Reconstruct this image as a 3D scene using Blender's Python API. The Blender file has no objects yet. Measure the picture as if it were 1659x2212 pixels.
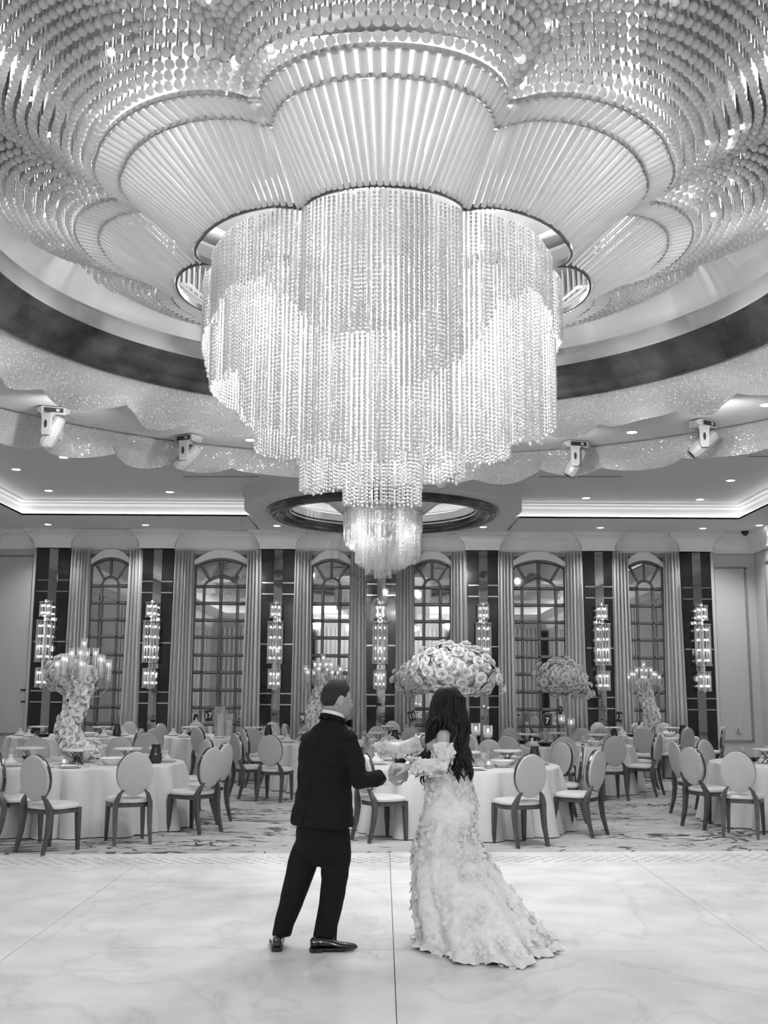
import bpy, bmesh, math, random
from math import sin, cos, pi, radians as R, sqrt, atan2, tan, exp
from mathutils import Vector, Matrix, noise
random.seed(7)
SC = bpy.context.scene
COL = SC.collection
# ------------------------------------------------------------------ camera
EYE, PITCH, ROLL, FPX = 1.665, R(9.4), 0.006, 2320.0
cam_d = bpy.data.cameras.new('camera')
cam = bpy.data.objects.new('camera', cam_d); COL.objects.link(cam)
cam_d.sensor_fit = 'VERTICAL'; cam_d.sensor_height = 36.0; cam_d.lens = 36.0*FPX/2212.0
cam_d.clip_end = 200
cam.matrix_world = Matrix.Translation((0, 0, EYE)) @ Matrix.Rotation(PITCH, 4, 'X') @ Matrix.Rotation(pi/2, 4, 'X') @ Matrix.Rotation(ROLL, 4, 'Z')
SC.camera = cam
# ------------------------------------------------------------------ world, exposure
w = bpy.data.worlds.new('world'); SC.world = w; w.use_nodes = True
w.node_tree.nodes['Background'].inputs[0].default_value = (1, 1, 1, 1)
w.node_tree.nodes['Background'].inputs[1].default_value = 0.15
SC.view_settings.view_transform = 'Standard'
SC.view_settings.look = 'None'
SC.view_settings.gamma = 1.0
SC.view_settings.use_curve_mapping = False
SC.view_settings.exposure = 0.0
SC.cycles.max_bounces = 5; SC.cycles.diffuse_bounces = 4; SC.cycles.glossy_bounces = 3
SC.cycles.use_adaptive_sampling = True; SC.cycles.adaptive_threshold = .12; SC.cycles.adaptive_min_samples = 12
SC.cycles.transmission_bounces = 5; SC.cycles.transparent_max_bounces = 10
SC.cycles.caustics_refractive = False; SC.cycles.caustics_reflective = False
SC.cycles.sample_clamp_indirect = 4.0
SC.cycles.use_denoising = True
# ------------------------------------------------------------------ lights (room lamps, plus added rear fill and swag fill)
def lamp(kind, name, loc, power, size=.1, aim=None, **kw):
    d = bpy.data.lights.new(name, kind); d.energy = power
    if kind == 'AREA':
        d.shape = kw.get('shape', 'DISK'); d.size = size
        if 'size_y' in kw: d.shape = 'RECTANGLE'; d.size_y = kw['size_y']
    else:
        d.shadow_soft_size = size
    if kind == 'SPOT':
        d.spot_size = kw.get('cone', R(110)); d.spot_blend = .8
    o = bpy.data.objects.new(name, d); COL.objects.link(o); o.location = loc
    if aim is not None:
        o.rotation_euler = (Vector(aim)-Vector(loc)).to_track_quat('-Z', 'Y').to_euler()
    return o
CX0, CY0 = 0.1, 10.43          # axis of the large chandelier
SX0, SY0 = -0.02, 22.3         # axis of the small chandelier
P_MAIN, P_TIP, P_FIELD, P_SMALL, P_DOWN = 225, 90, 68, 100, 160
for k in range(6):
    a = k*pi/3+.3
    lamp('POINT', 'chandelier_lamp', (CX0+1.25*cos(a), CY0+1.25*sin(a), 5.15), P_MAIN, .12)
for k in range(3):
    a = k*2*pi/3
    lamp('POINT', 'chandelier_lamp', (CX0+.35*cos(a), CY0+.35*sin(a), 4.5), P_TIP, .1)
for k in range(8):
    a = k*pi/4+pi/8
    lamp('POINT', 'crystal_field_lamp', (CX0+2.7*cos(a), CY0+2.7*sin(a), 6.75), P_FIELD, .1)
for k in range(12):
    a = k*pi/6; lamp('POINT', 'crystal_field_lamp', (3.6*cos(a), CY0+3.6*sin(a)*(1.4 if sin(a) < 0 else 1), 6.8), 30, .06)
for k in range(3):
    a = k*2*pi/3+.5
    lamp('POINT', 'small_chandelier_lamp', (SX0+.45*cos(a), SY0+.45*sin(a), 4.95), P_SMALL, .1)
for x, y in ((-3.2, -1.8), (3.2, -1.8), (-1.6, -4.6), (1.6, -4.6)): lamp('POINT', 'rear_fill_lamp', (x, y, 4.8), 235, .15)  # added fill from behind the camera, no fixture built
for k in range(9):       # added spots without fixtures, put in to brighten the crystal swags
    a = R(-10+25*k)
    lamp('SPOT', 'swag_fill_spot', (CX0+2.4*cos(a), CY0+2.4*sin(a), 5.05), 150, .08, (CX0+5.2*cos(a), CY0+5.2*sin(a), 5.42), cone=R(62))
    lamp('SPOT', 'swag_fill_spot', (CX0+5.75*cos(a), CY0+.3+5.75*sin(a), 5.3), 45, .08, (.2+7.1*cos(a), 11.3+7.1*sin(a), 5.42), cone=R(120))
# ------------------------------------------------------------------ projection helpers (real depth -> metric point)
def ray(x, y):
    u = (x-829.5)/FPX; v = (1106.0-y)/FPX
    c, s = cos(ROLL), sin(ROLL)
    u, v = u*c-v*s, u*s+v*c
    return Vector((u, cos(PITCH)-v*sin(PITCH), sin(PITCH)+v*cos(PITCH)))
def at(x, y, Y):
    d = ray(x, y); t = Y/d.y
    return Vector((t*d.x, Y, EYE+t*d.z))
def atz(x, y, z=0.0):
    d = ray(x, y); t = (z-EYE)/d.z
    return Vector((t*d.x, t*d.y, z))
# ------------------------------------------------------------------ materials
def mat(name, col, rough=.5, metal=0., spec=.5, trans=0., coat=0., emit=None, bump=None, nscale=8., nvar=0., sheen=0., transl=0., ior=1.45, alpha=1.):
    m = bpy.data.materials.new(name); m.use_nodes = True
    nt = m.node_tree; b = nt.nodes['Principled BSDF']
    c = (col, col, col, 1) if not isinstance(col, tuple) else (*col, 1)
    b.inputs['Base Color'].default_value = c
    b.inputs['Roughness'].default_value = rough; b.inputs['Metallic'].default_value = metal
    b.inputs['Specular IOR Level'].default_value = spec; b.inputs['Transmission Weight'].default_value = trans
    b.inputs['Coat Weight'].default_value = coat; b.inputs['IOR'].default_value = ior
    b.inputs['Coat Roughness'].default_value = .06
    b.inputs['Sheen Weight'].default_value = sheen; b.inputs['Alpha'].default_value = alpha
    if emit:
        b.inputs['Emission Color'].default_value = (1, 1, 1, 1); b.inputs['Emission Strength'].default_value = emit
    if nvar or bump:
        tc = nt.nodes.new('ShaderNodeTexCoord'); n = nt.nodes.new('ShaderNodeTexNoise')
        n.inputs['Scale'].default_value = nscale; n.inputs['Detail'].default_value = 6
        nt.links.new(tc.outputs['Object'], n.inputs['Vector'])
        if nvar:
            r = nt.nodes.new('ShaderNodeMapRange'); r.inputs['To Min'].default_value = max(0, c[0]-nvar); r.inputs['To Max'].default_value = c[0]+nvar
            r.inputs['From Min'].default_value = .3; r.inputs['From Max'].default_value = .7
            nt.links.new(n.outputs['Fac'], r.inputs['Value']); nt.links.new(r.outputs[0], b.inputs['Base Color'])
        if bump:
            bp = nt.nodes.new('ShaderNodeBump'); bp.inputs['Strength'].default_value = bump; bp.inputs['Distance'].default_value = .02
            nt.links.new(n.outputs['Fac'], bp.inputs['Height']); nt.links.new(bp.outputs[0], b.inputs['Normal'])
    if transl:
        t = nt.nodes.new('ShaderNodeBsdfTranslucent'); t.inputs[0].default_value = c
        mx = nt.nodes.new('ShaderNodeMixShader'); mx.inputs[0].default_value = transl
        out = nt.nodes['Material Output']
        nt.links.new(b.outputs[0], mx.inputs[1]); nt.links.new(t.outputs[0], mx.inputs[2]); nt.links.new(mx.outputs[0], out.inputs[0])
    return m
M = dict(
    ceil=mat('ceiling_paint', .7, .8), cove=mat('cove_paint', .75, .8), wall=mat('wall_cloth', .46, .8, nvar=.02, nscale=60, bump=.1),
    wall_trim=mat('wall_trim', .5, .6), groove=mat('panel_molding', .22, .5), fascia=mat('dome_fascia', .36, .8, nvar=.03, nscale=3), vault=mat('dome_vault', .55, .8), cornice=mat('cornice_plaster', .74, .7, nvar=.03, nscale=3),
    lacquer=mat('black_lacquer', .012, .12, coat=.6, nvar=.006, nscale=2), chrome=mat('chrome', .75, .12, metal=1),
    mirror=mat('mirror', .68, .02, metal=1), mirror_dark=mat('smoked_mirror', .42, .03, metal=1), muntin=mat('window_bar', .13, .4),
    strip=mat('cove_strip', 1., .5, emit=5.), drape=mat('drape_satin', .5, .45, sheen=.3), ring=mat('dark_marble', .035, .2, coat=.5, nvar=.025, nscale=2.5),
    crystal=mat('crystal', .84, .12, spec=.8, transl=.4), ball=mat('crystal_ball', .95, .03, trans=.42, spec=1., ior=1.55, transl=.25),
    rod=mat('glass_rod', .85, .07, spec=1., transl=.38), plate=mat('mirror_plate', .55, .25, metal=.8), darkm=mat('dark_metal', .1, .3, metal=.7),
    bulb=mat('lit_bulb', 1., .5, emit=9.), bulb2=mat('lit_strip', 1., .5, emit=2.2), down=mat('downlight_lens', 1., .5, emit=12.),
    cloth=mat('table_linen', .55, .75, sheen=.2, bump=.05, nscale=30), pad=mat('chair_fabric', .42, .8, nvar=.02, nscale=90, bump=.1),
    seat=mat('seat_leather', .62, .32), wood=mat('brown_wood', .07, .35, nvar=.02, nscale=14), gold=mat('polished_frame', .35, .12, metal=1),
    rose=mat('rose_petal', .84, .6, transl=.25), glass=mat('clear_glass', 1., .0, trans=1., ior=1.3), wax=mat('wax', .85, .5, transl=.2),
    flame=mat('flame', 1., .5, emit=7.), ceramic=mat('white_ceramic', .8, .15), black=mat('black_ceramic', .02, .2), card=mat('black_card', .015, .4),
    ink=mat('white_ink', .8, .5), wire=mat('black_wire', .03, .4), board=mat('pale_board', .6, .5), drink=mat('dark_drink', .03, .1),
    plastic=mat('grey_plastic', .4, .35, nvar=.03, nscale=5), screen=mat('dark_display', .03, .2),
    suit=mat('suit_wool', .009, .85, spec=.25, bump=.1, nscale=160), shirt=mat('shirt_cotton', .85, .6), skin=mat('skin', .36, .5), hair=mat('short_hair', .02, .6, bump=.4, nscale=160),
    locks=mat('long_hair', .008, .38, spec=.4), patent=mat('patent_leather', .01, .07, coat=1), gown=mat('gown_lace', .84, .6, nvar=.08, nscale=26, bump=.3),
    petal=mat('gown_petal', .88, .55, transl=.2), skinf=mat('skin_fair', .48, .5), food=mat('food', .3, .6, nvar=.2, nscale=20), slab=None)

def marble():
    m = mat('white_marble', .68, .27, spec=.35); nt = m.node_tree; b = nt.nodes['Principled BSDF']
    tc = nt.nodes.new('ShaderNodeTexCoord'); mp = nt.nodes.new('ShaderNodeMapping'); nt.links.new(tc.outputs['Object'], mp.inputs[0])
    mp.inputs['Rotation'].default_value = (0, 0, .5); mp.inputs['Scale'].default_value = (1, .6, 1)
    n0 = nt.nodes.new('ShaderNodeTexNoise'); n0.inputs['Scale'].default_value = .55; n0.inputs['Detail'].default_value = 8; n0.inputs['Distortion'].default_value = 1.6
    nt.links.new(mp.outputs[0], n0.inputs['Vector'])
    sb = nt.nodes.new('ShaderNodeMath'); sb.operation = 'SUBTRACT'; sb.inputs[1].default_value = .5; nt.links.new(n0.outputs['Fac'], sb.inputs[0])
    ab = nt.nodes.new('ShaderNodeMath'); ab.operation = 'ABSOLUTE'; nt.links.new(sb.outputs[0], ab.inputs[0])
    rp = nt.nodes.new('ShaderNodeValToRGB'); nt.links.new(ab.outputs[0], rp.inputs[0])
    rp.color_ramp.elements[0].position = 0; rp.color_ramp.elements[0].color = (.66, .66, .66, 1)
    rp.color_ramp.elements[1].position = .035; rp.color_ramp.elements[1].color = (.77, .77, .77, 1)
    e = rp.color_ramp.elements.new(.006); e.color = (.72, .72, .72, 1)
    n1 = nt.nodes.new('ShaderNodeTexNoise'); n1.inputs['Scale'].default_value = 2.2; n1.inputs['Detail'].default_value = 9; nt.links.new(tc.outputs['Object'], n1.inputs['Vector'])
    r1 = nt.nodes.new('ShaderNodeMapRange'); r1.inputs['From Min'].default_value = .35; r1.inputs['From Max'].default_value = .65; r1.inputs['To Min'].default_value = .9; r1.inputs['To Max'].default_value = 1.06
    nt.links.new(n1.outputs['Fac'], r1.inputs['Value'])
    mu = nt.nodes.new('ShaderNodeMix'); mu.data_type = 'RGBA'; mu.blend_type = 'MULTIPLY'; mu.inputs[0].default_value = 1
    nt.links.new(rp.outputs[0], mu.inputs[6]); nt.links.new(r1.outputs[0], mu.inputs[7]); nt.links.new(mu.outputs[2], b.inputs['Base Color'])
    return m
M['slab'] = marble()
def carpet_mat():
    m = mat('swirl_carpet', .4, .95, spec=.1); nt = m.node_tree; b = nt.nodes['Principled BSDF']
    tc = nt.nodes.new('ShaderNodeTexCoord'); mp = nt.nodes.new('ShaderNodeMapping'); nt.links.new(tc.outputs['Object'], mp.inputs[0])
    mp.inputs['Scale'].default_value = (.55, 1.0, 1)
    def nz(sc, dist, det=4):
        n = nt.nodes.new('ShaderNodeTexNoise'); n.inputs['Scale'].default_value = sc; n.inputs['Distortion'].default_value = dist; n.inputs['Detail'].default_value = det
        nt.links.new(mp.outputs[0], n.inputs['Vector']); return n
    a = nz(1.0, 4.5, 3); c = nz(.6, 1.5, 2)
    sb = nt.nodes.new('ShaderNodeMath'); sb.operation = 'SUBTRACT'; sb.inputs[1].default_value = .5; nt.links.new(a.outputs['Fac'], sb.inputs[0])
    ab = nt.nodes.new('ShaderNodeMath'); ab.operation = 'ABSOLUTE'; nt.links.new(sb.outputs[0], ab.inputs[0])
    lt = nt.nodes.new('ShaderNodeMapRange'); lt.inputs['From Min'].default_value = .024; lt.inputs['From Max'].default_value = .036; nt.links.new(ab.outputs[0], lt.inputs['Value'])
    gt = nt.nodes.new('ShaderNodeMapRange'); gt.inputs['From Min'].default_value = .47; gt.inputs['From Max'].default_value = .5; nt.links.new(c.outputs['Fac'], gt.inputs['Value'])
    mxm = nt.nodes.new('ShaderNodeMath'); mxm.operation = 'MAXIMUM'; nt.links.new(lt.outputs[0], mxm.inputs[0]); nt.links.new(gt.outputs[0], mxm.inputs[1])
    d = nz(2.2, 5., 4); pt = nt.nodes.new('ShaderNodeMapRange'); pt.inputs['From Min'].default_value = .34; pt.inputs['From Max'].default_value = .37; nt.links.new(d.outputs['Fac'], pt.inputs['Value'])
    mn = nt.nodes.new('ShaderNodeMath'); mn.operation = 'MINIMUM'; nt.links.new(mxm.outputs[0], mn.inputs[0]); nt.links.new(pt.outputs[0], mn.inputs[1])
    r = nt.nodes.new('ShaderNodeMapRange'); r.inputs['To Min'].default_value = .07; r.inputs['To Max'].default_value = .4; nt.links.new(mn.outputs[0], r.inputs['Value'])
    e = nz(3.5, 1., 6); r2 = nt.nodes.new('ShaderNodeMapRange'); r2.inputs['To Min'].default_value = .7; r2.inputs['To Max'].default_value = 1.3; nt.links.new(e.outputs['Fac'], r2.inputs['Value'])
    mu = nt.nodes.new('ShaderNodeMath'); mu.operation = 'MULTIPLY'; nt.links.new(r.outputs[0], mu.inputs[0]); nt.links.new(r2.outputs[0], mu.inputs[1])
    nt.links.new(mu.outputs[0], b.inputs['Base Color'])
    return m
M['carpet'] = carpet_mat()
def sparkle_mat():
    m = bpy.data.materials.new('crystal_mesh'); m.use_nodes = True; nt = m.node_tree; b = nt.nodes['Principled BSDF']
    b.inputs['Roughness'].default_value = .12; b.inputs['Specular IOR Level'].default_value = 1.; b.inputs['IOR'].default_value = 1.8
    uv = nt.nodes.new('ShaderNodeUVMap')
    v = nt.nodes.new('ShaderNodeTexVoronoi'); v.inputs['Scale'].default_value = 60; v.inputs['Randomness'].default_value = .25
    nt.links.new(uv.outputs[0], v.inputs['Vector'])
    # every little bead of the mesh is tilted its own way
    geo = nt.nodes.new('ShaderNodeNewGeometry')
    sp = nt.nodes.new('ShaderNodeSeparateColor'); nt.links.new(v.outputs['Color'], sp.inputs[0])
    gt_ = nt.nodes.new('ShaderNodeMath'); gt_.operation = 'GREATER_THAN'; gt_.inputs[1].default_value = 1.5; nt.links.new(sp.outputs[0], gt_.inputs[0]); nt.links.new(gt_.outputs[0], b.inputs['Metallic'])
    s = nt.nodes.new('ShaderNodeVectorMath'); s.operation = 'SUBTRACT'; s.inputs[1].default_value = (.5, .5, .5); nt.links.new(v.outputs['Color'], s.inputs[0])
    sc = nt.nodes.new('ShaderNodeVectorMath'); sc.operation = 'SCALE'; sc.inputs['Scale'].default_value = .6; nt.links.new(s.outputs[0], sc.inputs[0])
    ad = nt.nodes.new('ShaderNodeVectorMath'); ad.operation = 'ADD'; nt.links.new(geo.outputs['Normal'], ad.inputs[0]); nt.links.new(sc.outputs[0], ad.inputs[1])
    no = nt.nodes.new('ShaderNodeVectorMath'); no.operation = 'NORMALIZE'; nt.links.new(ad.outputs[0], no.inputs[0]); nt.links.new(no.outputs[0], b.inputs['Normal'])
    rp = nt.nodes.new('ShaderNodeMapRange'); rp.inputs['From Min'].default_value = 0; rp.inputs['From Max'].default_value = .6; rp.inputs['To Min'].default_value = .9; rp.inputs['To Max'].default_value = .42
    nt.links.new(v.outputs['Distance'], rp.inputs['Value']); nt.links.new(rp.outputs[0], b.inputs['Base Color'])
    t = nt.nodes.new('ShaderNodeBsdfTranslucent'); t.inputs[0].default_value = (.9, .9, .9, 1)
    mx = nt.nodes.new('ShaderNodeMixShader'); mx.inputs[0].default_value = .2
    nt.links.new(b.outputs[0], mx.inputs[1]); nt.links.new(t.outputs[0], mx.inputs[2]); nt.links.new(mx.outputs[0], nt.nodes['Material Output'].inputs[0])
    return m
M['mesh'] = sparkle_mat()
# ------------------------------------------------------------------ mesh builder
class MB:
    def __init__(s): s.v = []; s.f = []; s.uv = None
    def add(s, vs, fs, mtx=None):
        o = len(s.v)
        s.v += [tuple(mtx @ Vector(q)) if mtx else tuple(q) for q in vs]
        s.f += [tuple(i+o for i in f) for f in fs]; return s
    def box(s, c, d, mtx=None, taper=0.):
        x, y, z = d[0]/2, d[1]/2, d[2]/2; t = 1-taper
        vs = [(-x, -y, -z), (x, -y, -z), (x, y, -z), (-x, y, -z), (-x*t, -y*t, z), (x*t, -y*t, z), (x*t, y*t, z), (-x*t, y*t, z)]
        vs = [(a+c[0], b+c[1], e+c[2]) for a, b, e in vs]
        return s.add(vs, [(0, 3, 2, 1), (4, 5, 6, 7), (0, 1, 5, 4), (1, 2, 6, 5), (2, 3, 7, 6), (3, 0, 4, 7)], mtx)
    def rings(s, rs, closed=True, cap0=True, cap1=True, mtx=None):
        n = len(rs[0]); vs = [q for r in rs for q in r]; fs = []
        m_ = n if closed else n-1
        for j in range(len(rs)-1):
            for i in range(m_):
                k = (i+1) % n
                fs.append((j*n+i, j*n+k, (j+1)*n+k, (j+1)*n+i))
        if closed and cap0: fs.append(tuple(reversed(range(n))))
        if closed and cap1: fs.append(tuple((len(rs)-1)*n+i for i in range(n)))
        return s.add(vs, fs, mtx)
    def lathe(s, prof, n=24, c=(0, 0, 0), cap0=False, cap1=False, mtx=None):
        rs = [[(c[0]+r*cos(2*pi*i/n), c[1]+r*sin(2*pi*i/n), c[2]+z) for i in range(n)] for r, z in prof]
        return s.rings(rs, True, cap0, cap1, mtx)
    def tube(s, pts, rad, n=8, cap=True, flat=1., mtx=None, dome=False):
        pts = [Vector(p) for p in pts]
        if not isinstance(rad, (list, tuple)): rad = [rad]*len(pts)
        rad = list(rad)
        if dome:
            d0 = (pts[0]-pts[1]).normalized(); d1 = (pts[-1]-pts[-2]).normalized(); r0, r1 = rad[0], rad[-1]
            a = [(pts[0]+d0*r0*.95, r0*.25), (pts[0]+d0*r0*.7, r0*.7)]; e = [(pts[-1]+d1*r1*.7, r1*.7), (pts[-1]+d1*r1*.95, r1*.25)]
            pts = [q for q, _ in a]+pts+[q for q, _ in e]; rad = [q for _, q in a]+rad+[q for _, q in e]
        rs = []; up = None
        for i, p in enumerate(pts):
            t = (pts[min(i+1, len(pts)-1)]-pts[max(i-1, 0)]).normalized()
            if up is None: up = Vector((0, 0, 1)) if abs(t.z) < .9 else Vector((1, 0, 0))
            a = t.cross(up)
            if a.length < 1e-4: a = t.cross(Vector((1, .3, 0)))
            a.normalize(); b = a.cross(t).normalized(); up = b
            rs.append([tuple(p+a*rad[i]*cos(2*pi*k/n)+b*rad[i]*flat*sin(2*pi*k/n)) for k in range(n)])
        return s.rings(rs, True, cap, cap, mtx)
    def ball(s, c, r, nu=10, nv=6, sc=(1, 1, 1), mtx=None):
        vs = [(c[0], c[1], c[2]+r*sc[2])]; fs = []
        for j in range(1, nv):
            t = pi*j/nv
            for i in range(nu):
                a = 2*pi*i/nu; vs.append((c[0]+r*sc[0]*sin(t)*cos(a), c[1]+r*sc[1]*sin(t)*sin(a), c[2]+r*sc[2]*cos(t)))
        vs.append((c[0], c[1], c[2]-r*sc[2])); L = len(vs)-1
        for i in range(nu):
            k = (i+1) % nu; fs.append((0, 1+i, 1+k)); fs.append((L, L-nu+k, L-nu+i))
            for j in range(nv-2): fs.append((1+j*nu+i, 1+(j+1)*nu+i, 1+(j+1)*nu+k, 1+j*nu+k))
        return s.add(vs, fs, mtx)
    def join(s, other, mtx=None): return s.add(other.v, other.f, mtx)
    def mesh(s, name, m, smooth=True, sharp=None):
        me = bpy.data.meshes.new(name); me.from_pydata(s.v, [], s.f)
        if s.uv:
            l = me.uv_layers.new(name='UVMap')
            for p in me.polygons:
                for li in p.loop_indices: l.data[li].uv = s.uv[me.loops[li].vertex_index]
        me.materials.append(m)
        if smooth:
            me.shade_smooth()
            if sharp is not None: me.set_sharp_from_angle(angle=sharp)
        me.update(); return me
    def build(s, name, m, parent=None, smooth=True, sharp=R(35), loc=None):
        return put(name, s.mesh(name, m, smooth, sharp), parent, loc)
def put(name, me, parent=None, loc=None, rot=None, scale=None):
    o = bpy.data.objects.new(name, me); COL.objects.link(o)
    if parent: o.parent = parent
    if loc is not None: o.location = loc
    if rot is not None: o.rotation_euler = rot
    if scale is not None: o.scale = scale if isinstance(scale, (tuple, list)) else (scale,)*3
    return o
def tag(o, label=None, cat=None, group=None, kind=None):
    if label: o['label'] = label
    if cat: o['category'] = cat
    if group: o['group'] = group
    if kind: o['kind'] = kind
    return o
def thing(name, label, cat, loc=(0, 0, 0), rz=0., group=None):
    o = bpy.data.objects.new(name, None); COL.objects.link(o); o.location = loc; o.rotation_euler = (0, 0, rz); o.empty_display_size = .1
    return tag(o, label, cat, group)
def struct(name, loc=(0, 0, 0)):
    o = bpy.data.objects.new(name, None); COL.objects.link(o); o.location = loc; o['kind'] = 'structure'; return o
def dup(root, loc=None, rz=None, label=None, group=None, parent=None):
    r = root.copy(); COL.objects.link(r)
    if parent: r.parent = parent
    if loc is not None: r.location = loc
    if rz is not None: r.rotation_euler = (0, 0, rz)
    if label: r['label'] = label
    if group: r['group'] = group
    for ch in list(root.children):
        dup(ch, parent=r)
    return r
def remesh(mb, name, m, parent, vox, smooth_it=3, post=None):
    """fuse overlapping closed pieces into one continuous surface"""
    me = mb.mesh(name+'_raw', m); o = bpy.data.objects.new(name+'_tmp', me); COL.objects.link(o)
    r = o.modifiers.new('r', 'REMESH'); r.mode = 'VOXEL'; r.voxel_size = vox
    if smooth_it:
        s = o.modifiers.new('s', 'SMOOTH'); s.iterations = smooth_it; s.factor = .5
    dg = bpy.context.evaluated_depsgraph_get(); e = o.evaluated_get(dg)
    nm = bpy.data.meshes.new_from_object(e); nm.name = name
    bpy.data.objects.remove(o); bpy.data.meshes.remove(me)
    if post:
        for v in nm.vertices: v.co = post(v.co.copy(), v.normal.copy())
    nm.materials.clear(); nm.materials.append(m); nm.shade_smooth()
    return put(name, nm, parent)
# ------------------------------------------------------------------ ceiling
ZC, ZS, OVAL = 5.70, 5.36, 1.45
XL, XR, YB, YF = -9.15, 8.78, 25.3, -7.0
TX0, TX1, TY0, TY1 = -7.85, 7.70, -3.0, 23.0       # tray opening
ceiling = struct('ceiling')
def ring_pts(cx, cy, r, z, n=96): return [(cx+r*cos(2*pi*i/n), cy+r*sin(2*pi*i/n)*(OVAL if cy == CY0 and i > n/2 else 1), z) for i in range(n)]
def oval(mb, prof, n=128): mb.rings([ring_pts(CX0, CY0, r, z, n) for r, z in prof], True, False, False)
def sq_ring(cx, cy, x0, x1, y0, y1, z, n=96):
    out = []
    for i in range(n):
        a = 2*pi*i/n; dx, dy = cos(a), sin(a)
        t = min([(x1-cx)/dx if dx > 1e-9 else 1e9, (x0-cx)/dx if dx < -1e-9 else 1e9, (y1-cy)/dy if dy > 1e-9 else 1e9, (y0-cy)/dy if dy < -1e-9 else 1e9])
        out.append((cx+dx*t, cy+dy*t, z))
    return out
b = MB(); b.rings([ring_pts(CX0, CY0, 4.5, ZC), sq_ring(CX0, CY0, TX0-.6, TX1+.6, TY0-.6, 19.0, ZC)], True, False, False)
b.rings([ring_pts(SX0, SY0, 2.3, ZC), sq_ring(SX0, SY0, TX0-.6, TX1+.6, 19.0, TY1+1.8, ZC)], True, False, False)
b.build('ceiling_tray_panel', M['ceil'], ceiling, False)
# lower soffit round the tray, thick slabs
b = MB()
for x0, x1, y0, y1 in ((XL-.2, TX0, YF, YB+.2), (TX1, XR+.2, YF, YB+.2), (TX0, TX1, TY1, YB+.2), (TX0, TX1, YF, TY0)):
    # leave room for the round soffit hole in the far slab
    if y0 == TY1:
        n = 48; hole = 2.0; rowa = []; rowb = []
        b.box(((TX0+SX0-2.95)/2, (y0+y1)/2, ZS+.015), (SX0-2.95-TX0, y1-y0, .03)); b.box(((TX1+SX0+2.95)/2, (y0+y1)/2, ZS+.015), (TX1-SX0-2.95, y1-y0, .03))
        # piece around the disc
        bx0, bx1 = SX0-2.95, SX0+2.95
        th = [i*pi/n for i in range(n+1)]
        inner = []; outer = []
        for t in th:
            px, py = SX0+2.9*cos(t), SY0+2.9*sin(t)
            if py < TY1: py = TY1
            inner.append((px, py, ZS)); outer.append((max(bx0, min(bx1, px)), YB+.2, ZS))
        b.rings([inner, outer], False)
    else:
        b.box(((x0+x1)/2, (y0+y1)/2, ZS+.015), (x1-x0, y1-y0, .03))
b.build('soffit', M['ceil'], ceiling, False)
b = MB()   # round soffit under the small dome, ring with hole
b.lathe([(1.95, ZS), (2.9, ZS), (2.9, ZC+.1)], 96, (SX0, SY0, 0))
b.build('round_soffit', M['ceil'], ceiling, False)
# cove: upstand and glowing recess round the tray
b = MB(); cv = MB()
def frame_prof(mb, prof):
    rs = []
    for off, z in prof:
        rs.append([(SX0+2.75, TY1+off, z), (TX1+off, TY1+off, z), (TX1+off, TY0-off, z), (TX0-off, TY0-off, z), (TX0-off, TY1+off, z), (SX0-2.75, TY1+off, z)])
    mb.rings(rs, False)
frame_prof(b, [(.0, ZS), (0., ZS+.035), (.09, ZS+.035), (.11, ZS+.05), (.12, ZS+.10), (.11, ZS+.22), (.06, ZS+.27), (.06, ZS+.29), (-.03, ZS+.31), (-.05, ZC+.005)])
b.build('cove_molding', M['cove'], ceiling, True, R(20))
b = MB()
frame_prof(b, [(.03, ZS+.037), (.09, ZS+.037)])
b.build('cove_light_strip', M['strip'], ceiling, False)
# downlights
def down_group(pts, z, grp, lab):
    for i, (x, y, l) in enumerate(pts):
        p = atz(x, y, z)
        if z == ZS: p.y = min(p.y, 24.35) if x < 1600 else p.y; p.x = at(x, y, p.y).x
        if z == ZS and x < 1600: p.y = 24.35; p.x = at(x, y, 24.35).x
        t = thing('downlight', l, 'light', (p.x, p.y, z), 0, None)
        MB().lathe([(.075, 0), (.1, -.006), (.105, -.001)], 20).build('trim_ring', M['ceramic'], t)
        MB().lathe([(.001, -.002), (.074, -.003)], 20, cap1=False).build('lens', M['down'], t)
        lamp('SPOT', 'downlight_lamp', (p.x, p.y, z-.03), P_DOWN*(1.0 if z == ZS else 1), .06, (p.x, p.y, 0), cone=R(120))
down_group([(35, 1014, 'ceiling downlight at the far left edge, just above the tray corner'),
            (105, 1060, 'downlight on the ceiling nearest the left tray corner'), (367, 1063, 'downlight left of the round soffit, right above the glowing cove'),
            (137, 988, 'downlight tucked under the lower crystal swag below the leftmost moving head'), (541, 951, 'downlight between the two crystal swags, left of the big chandelier'),
            (1266, 1076, 'downlight on the ceiling right of the round soffit'), (1512, 1079, 'downlight on the ceiling nearest the right tray corner'),
            (1578, 1038, 'downlight above the right tray corner, near the frame edge'), (1365, 934, 'downlight just under the upper crystal swag between the right moving heads'),
            (1655, 875, 'downlight at the right edge of the picture between the crystal swags')], ZC, '', '')
down_group([(103, 1139, 'soffit downlight above the leftmost black pilaster'), (314, 1142, 'soffit downlight above the second black pilaster from the left'),
            (598, 1144, 'soffit downlight above the third black pilaster from the left'), (1044, 1151, 'soffit downlight above the third black pilaster from the right'),
            (1297, 1153, 'soffit downlight above the second black pilaster from the right'), (1519, 1156, 'soffit downlight above the rightmost black pilaster'),
            (1640, 1135, 'soffit downlight by the right side wall')], ZS, '', '')
# unseen lamps of the same grid behind the camera
for x, y in ((-6, 6), (6, 6), (-6, 1), (6, 1), (0, 0), (-3, -4), (3, -4), (-6, 11), (6.4, 11)):
    lamp('SPOT', 'downlight_lamp', (x, y, ZC-.03), P_DOWN*1.6, .1, (x, y, 0), cone=R(130))
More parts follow.
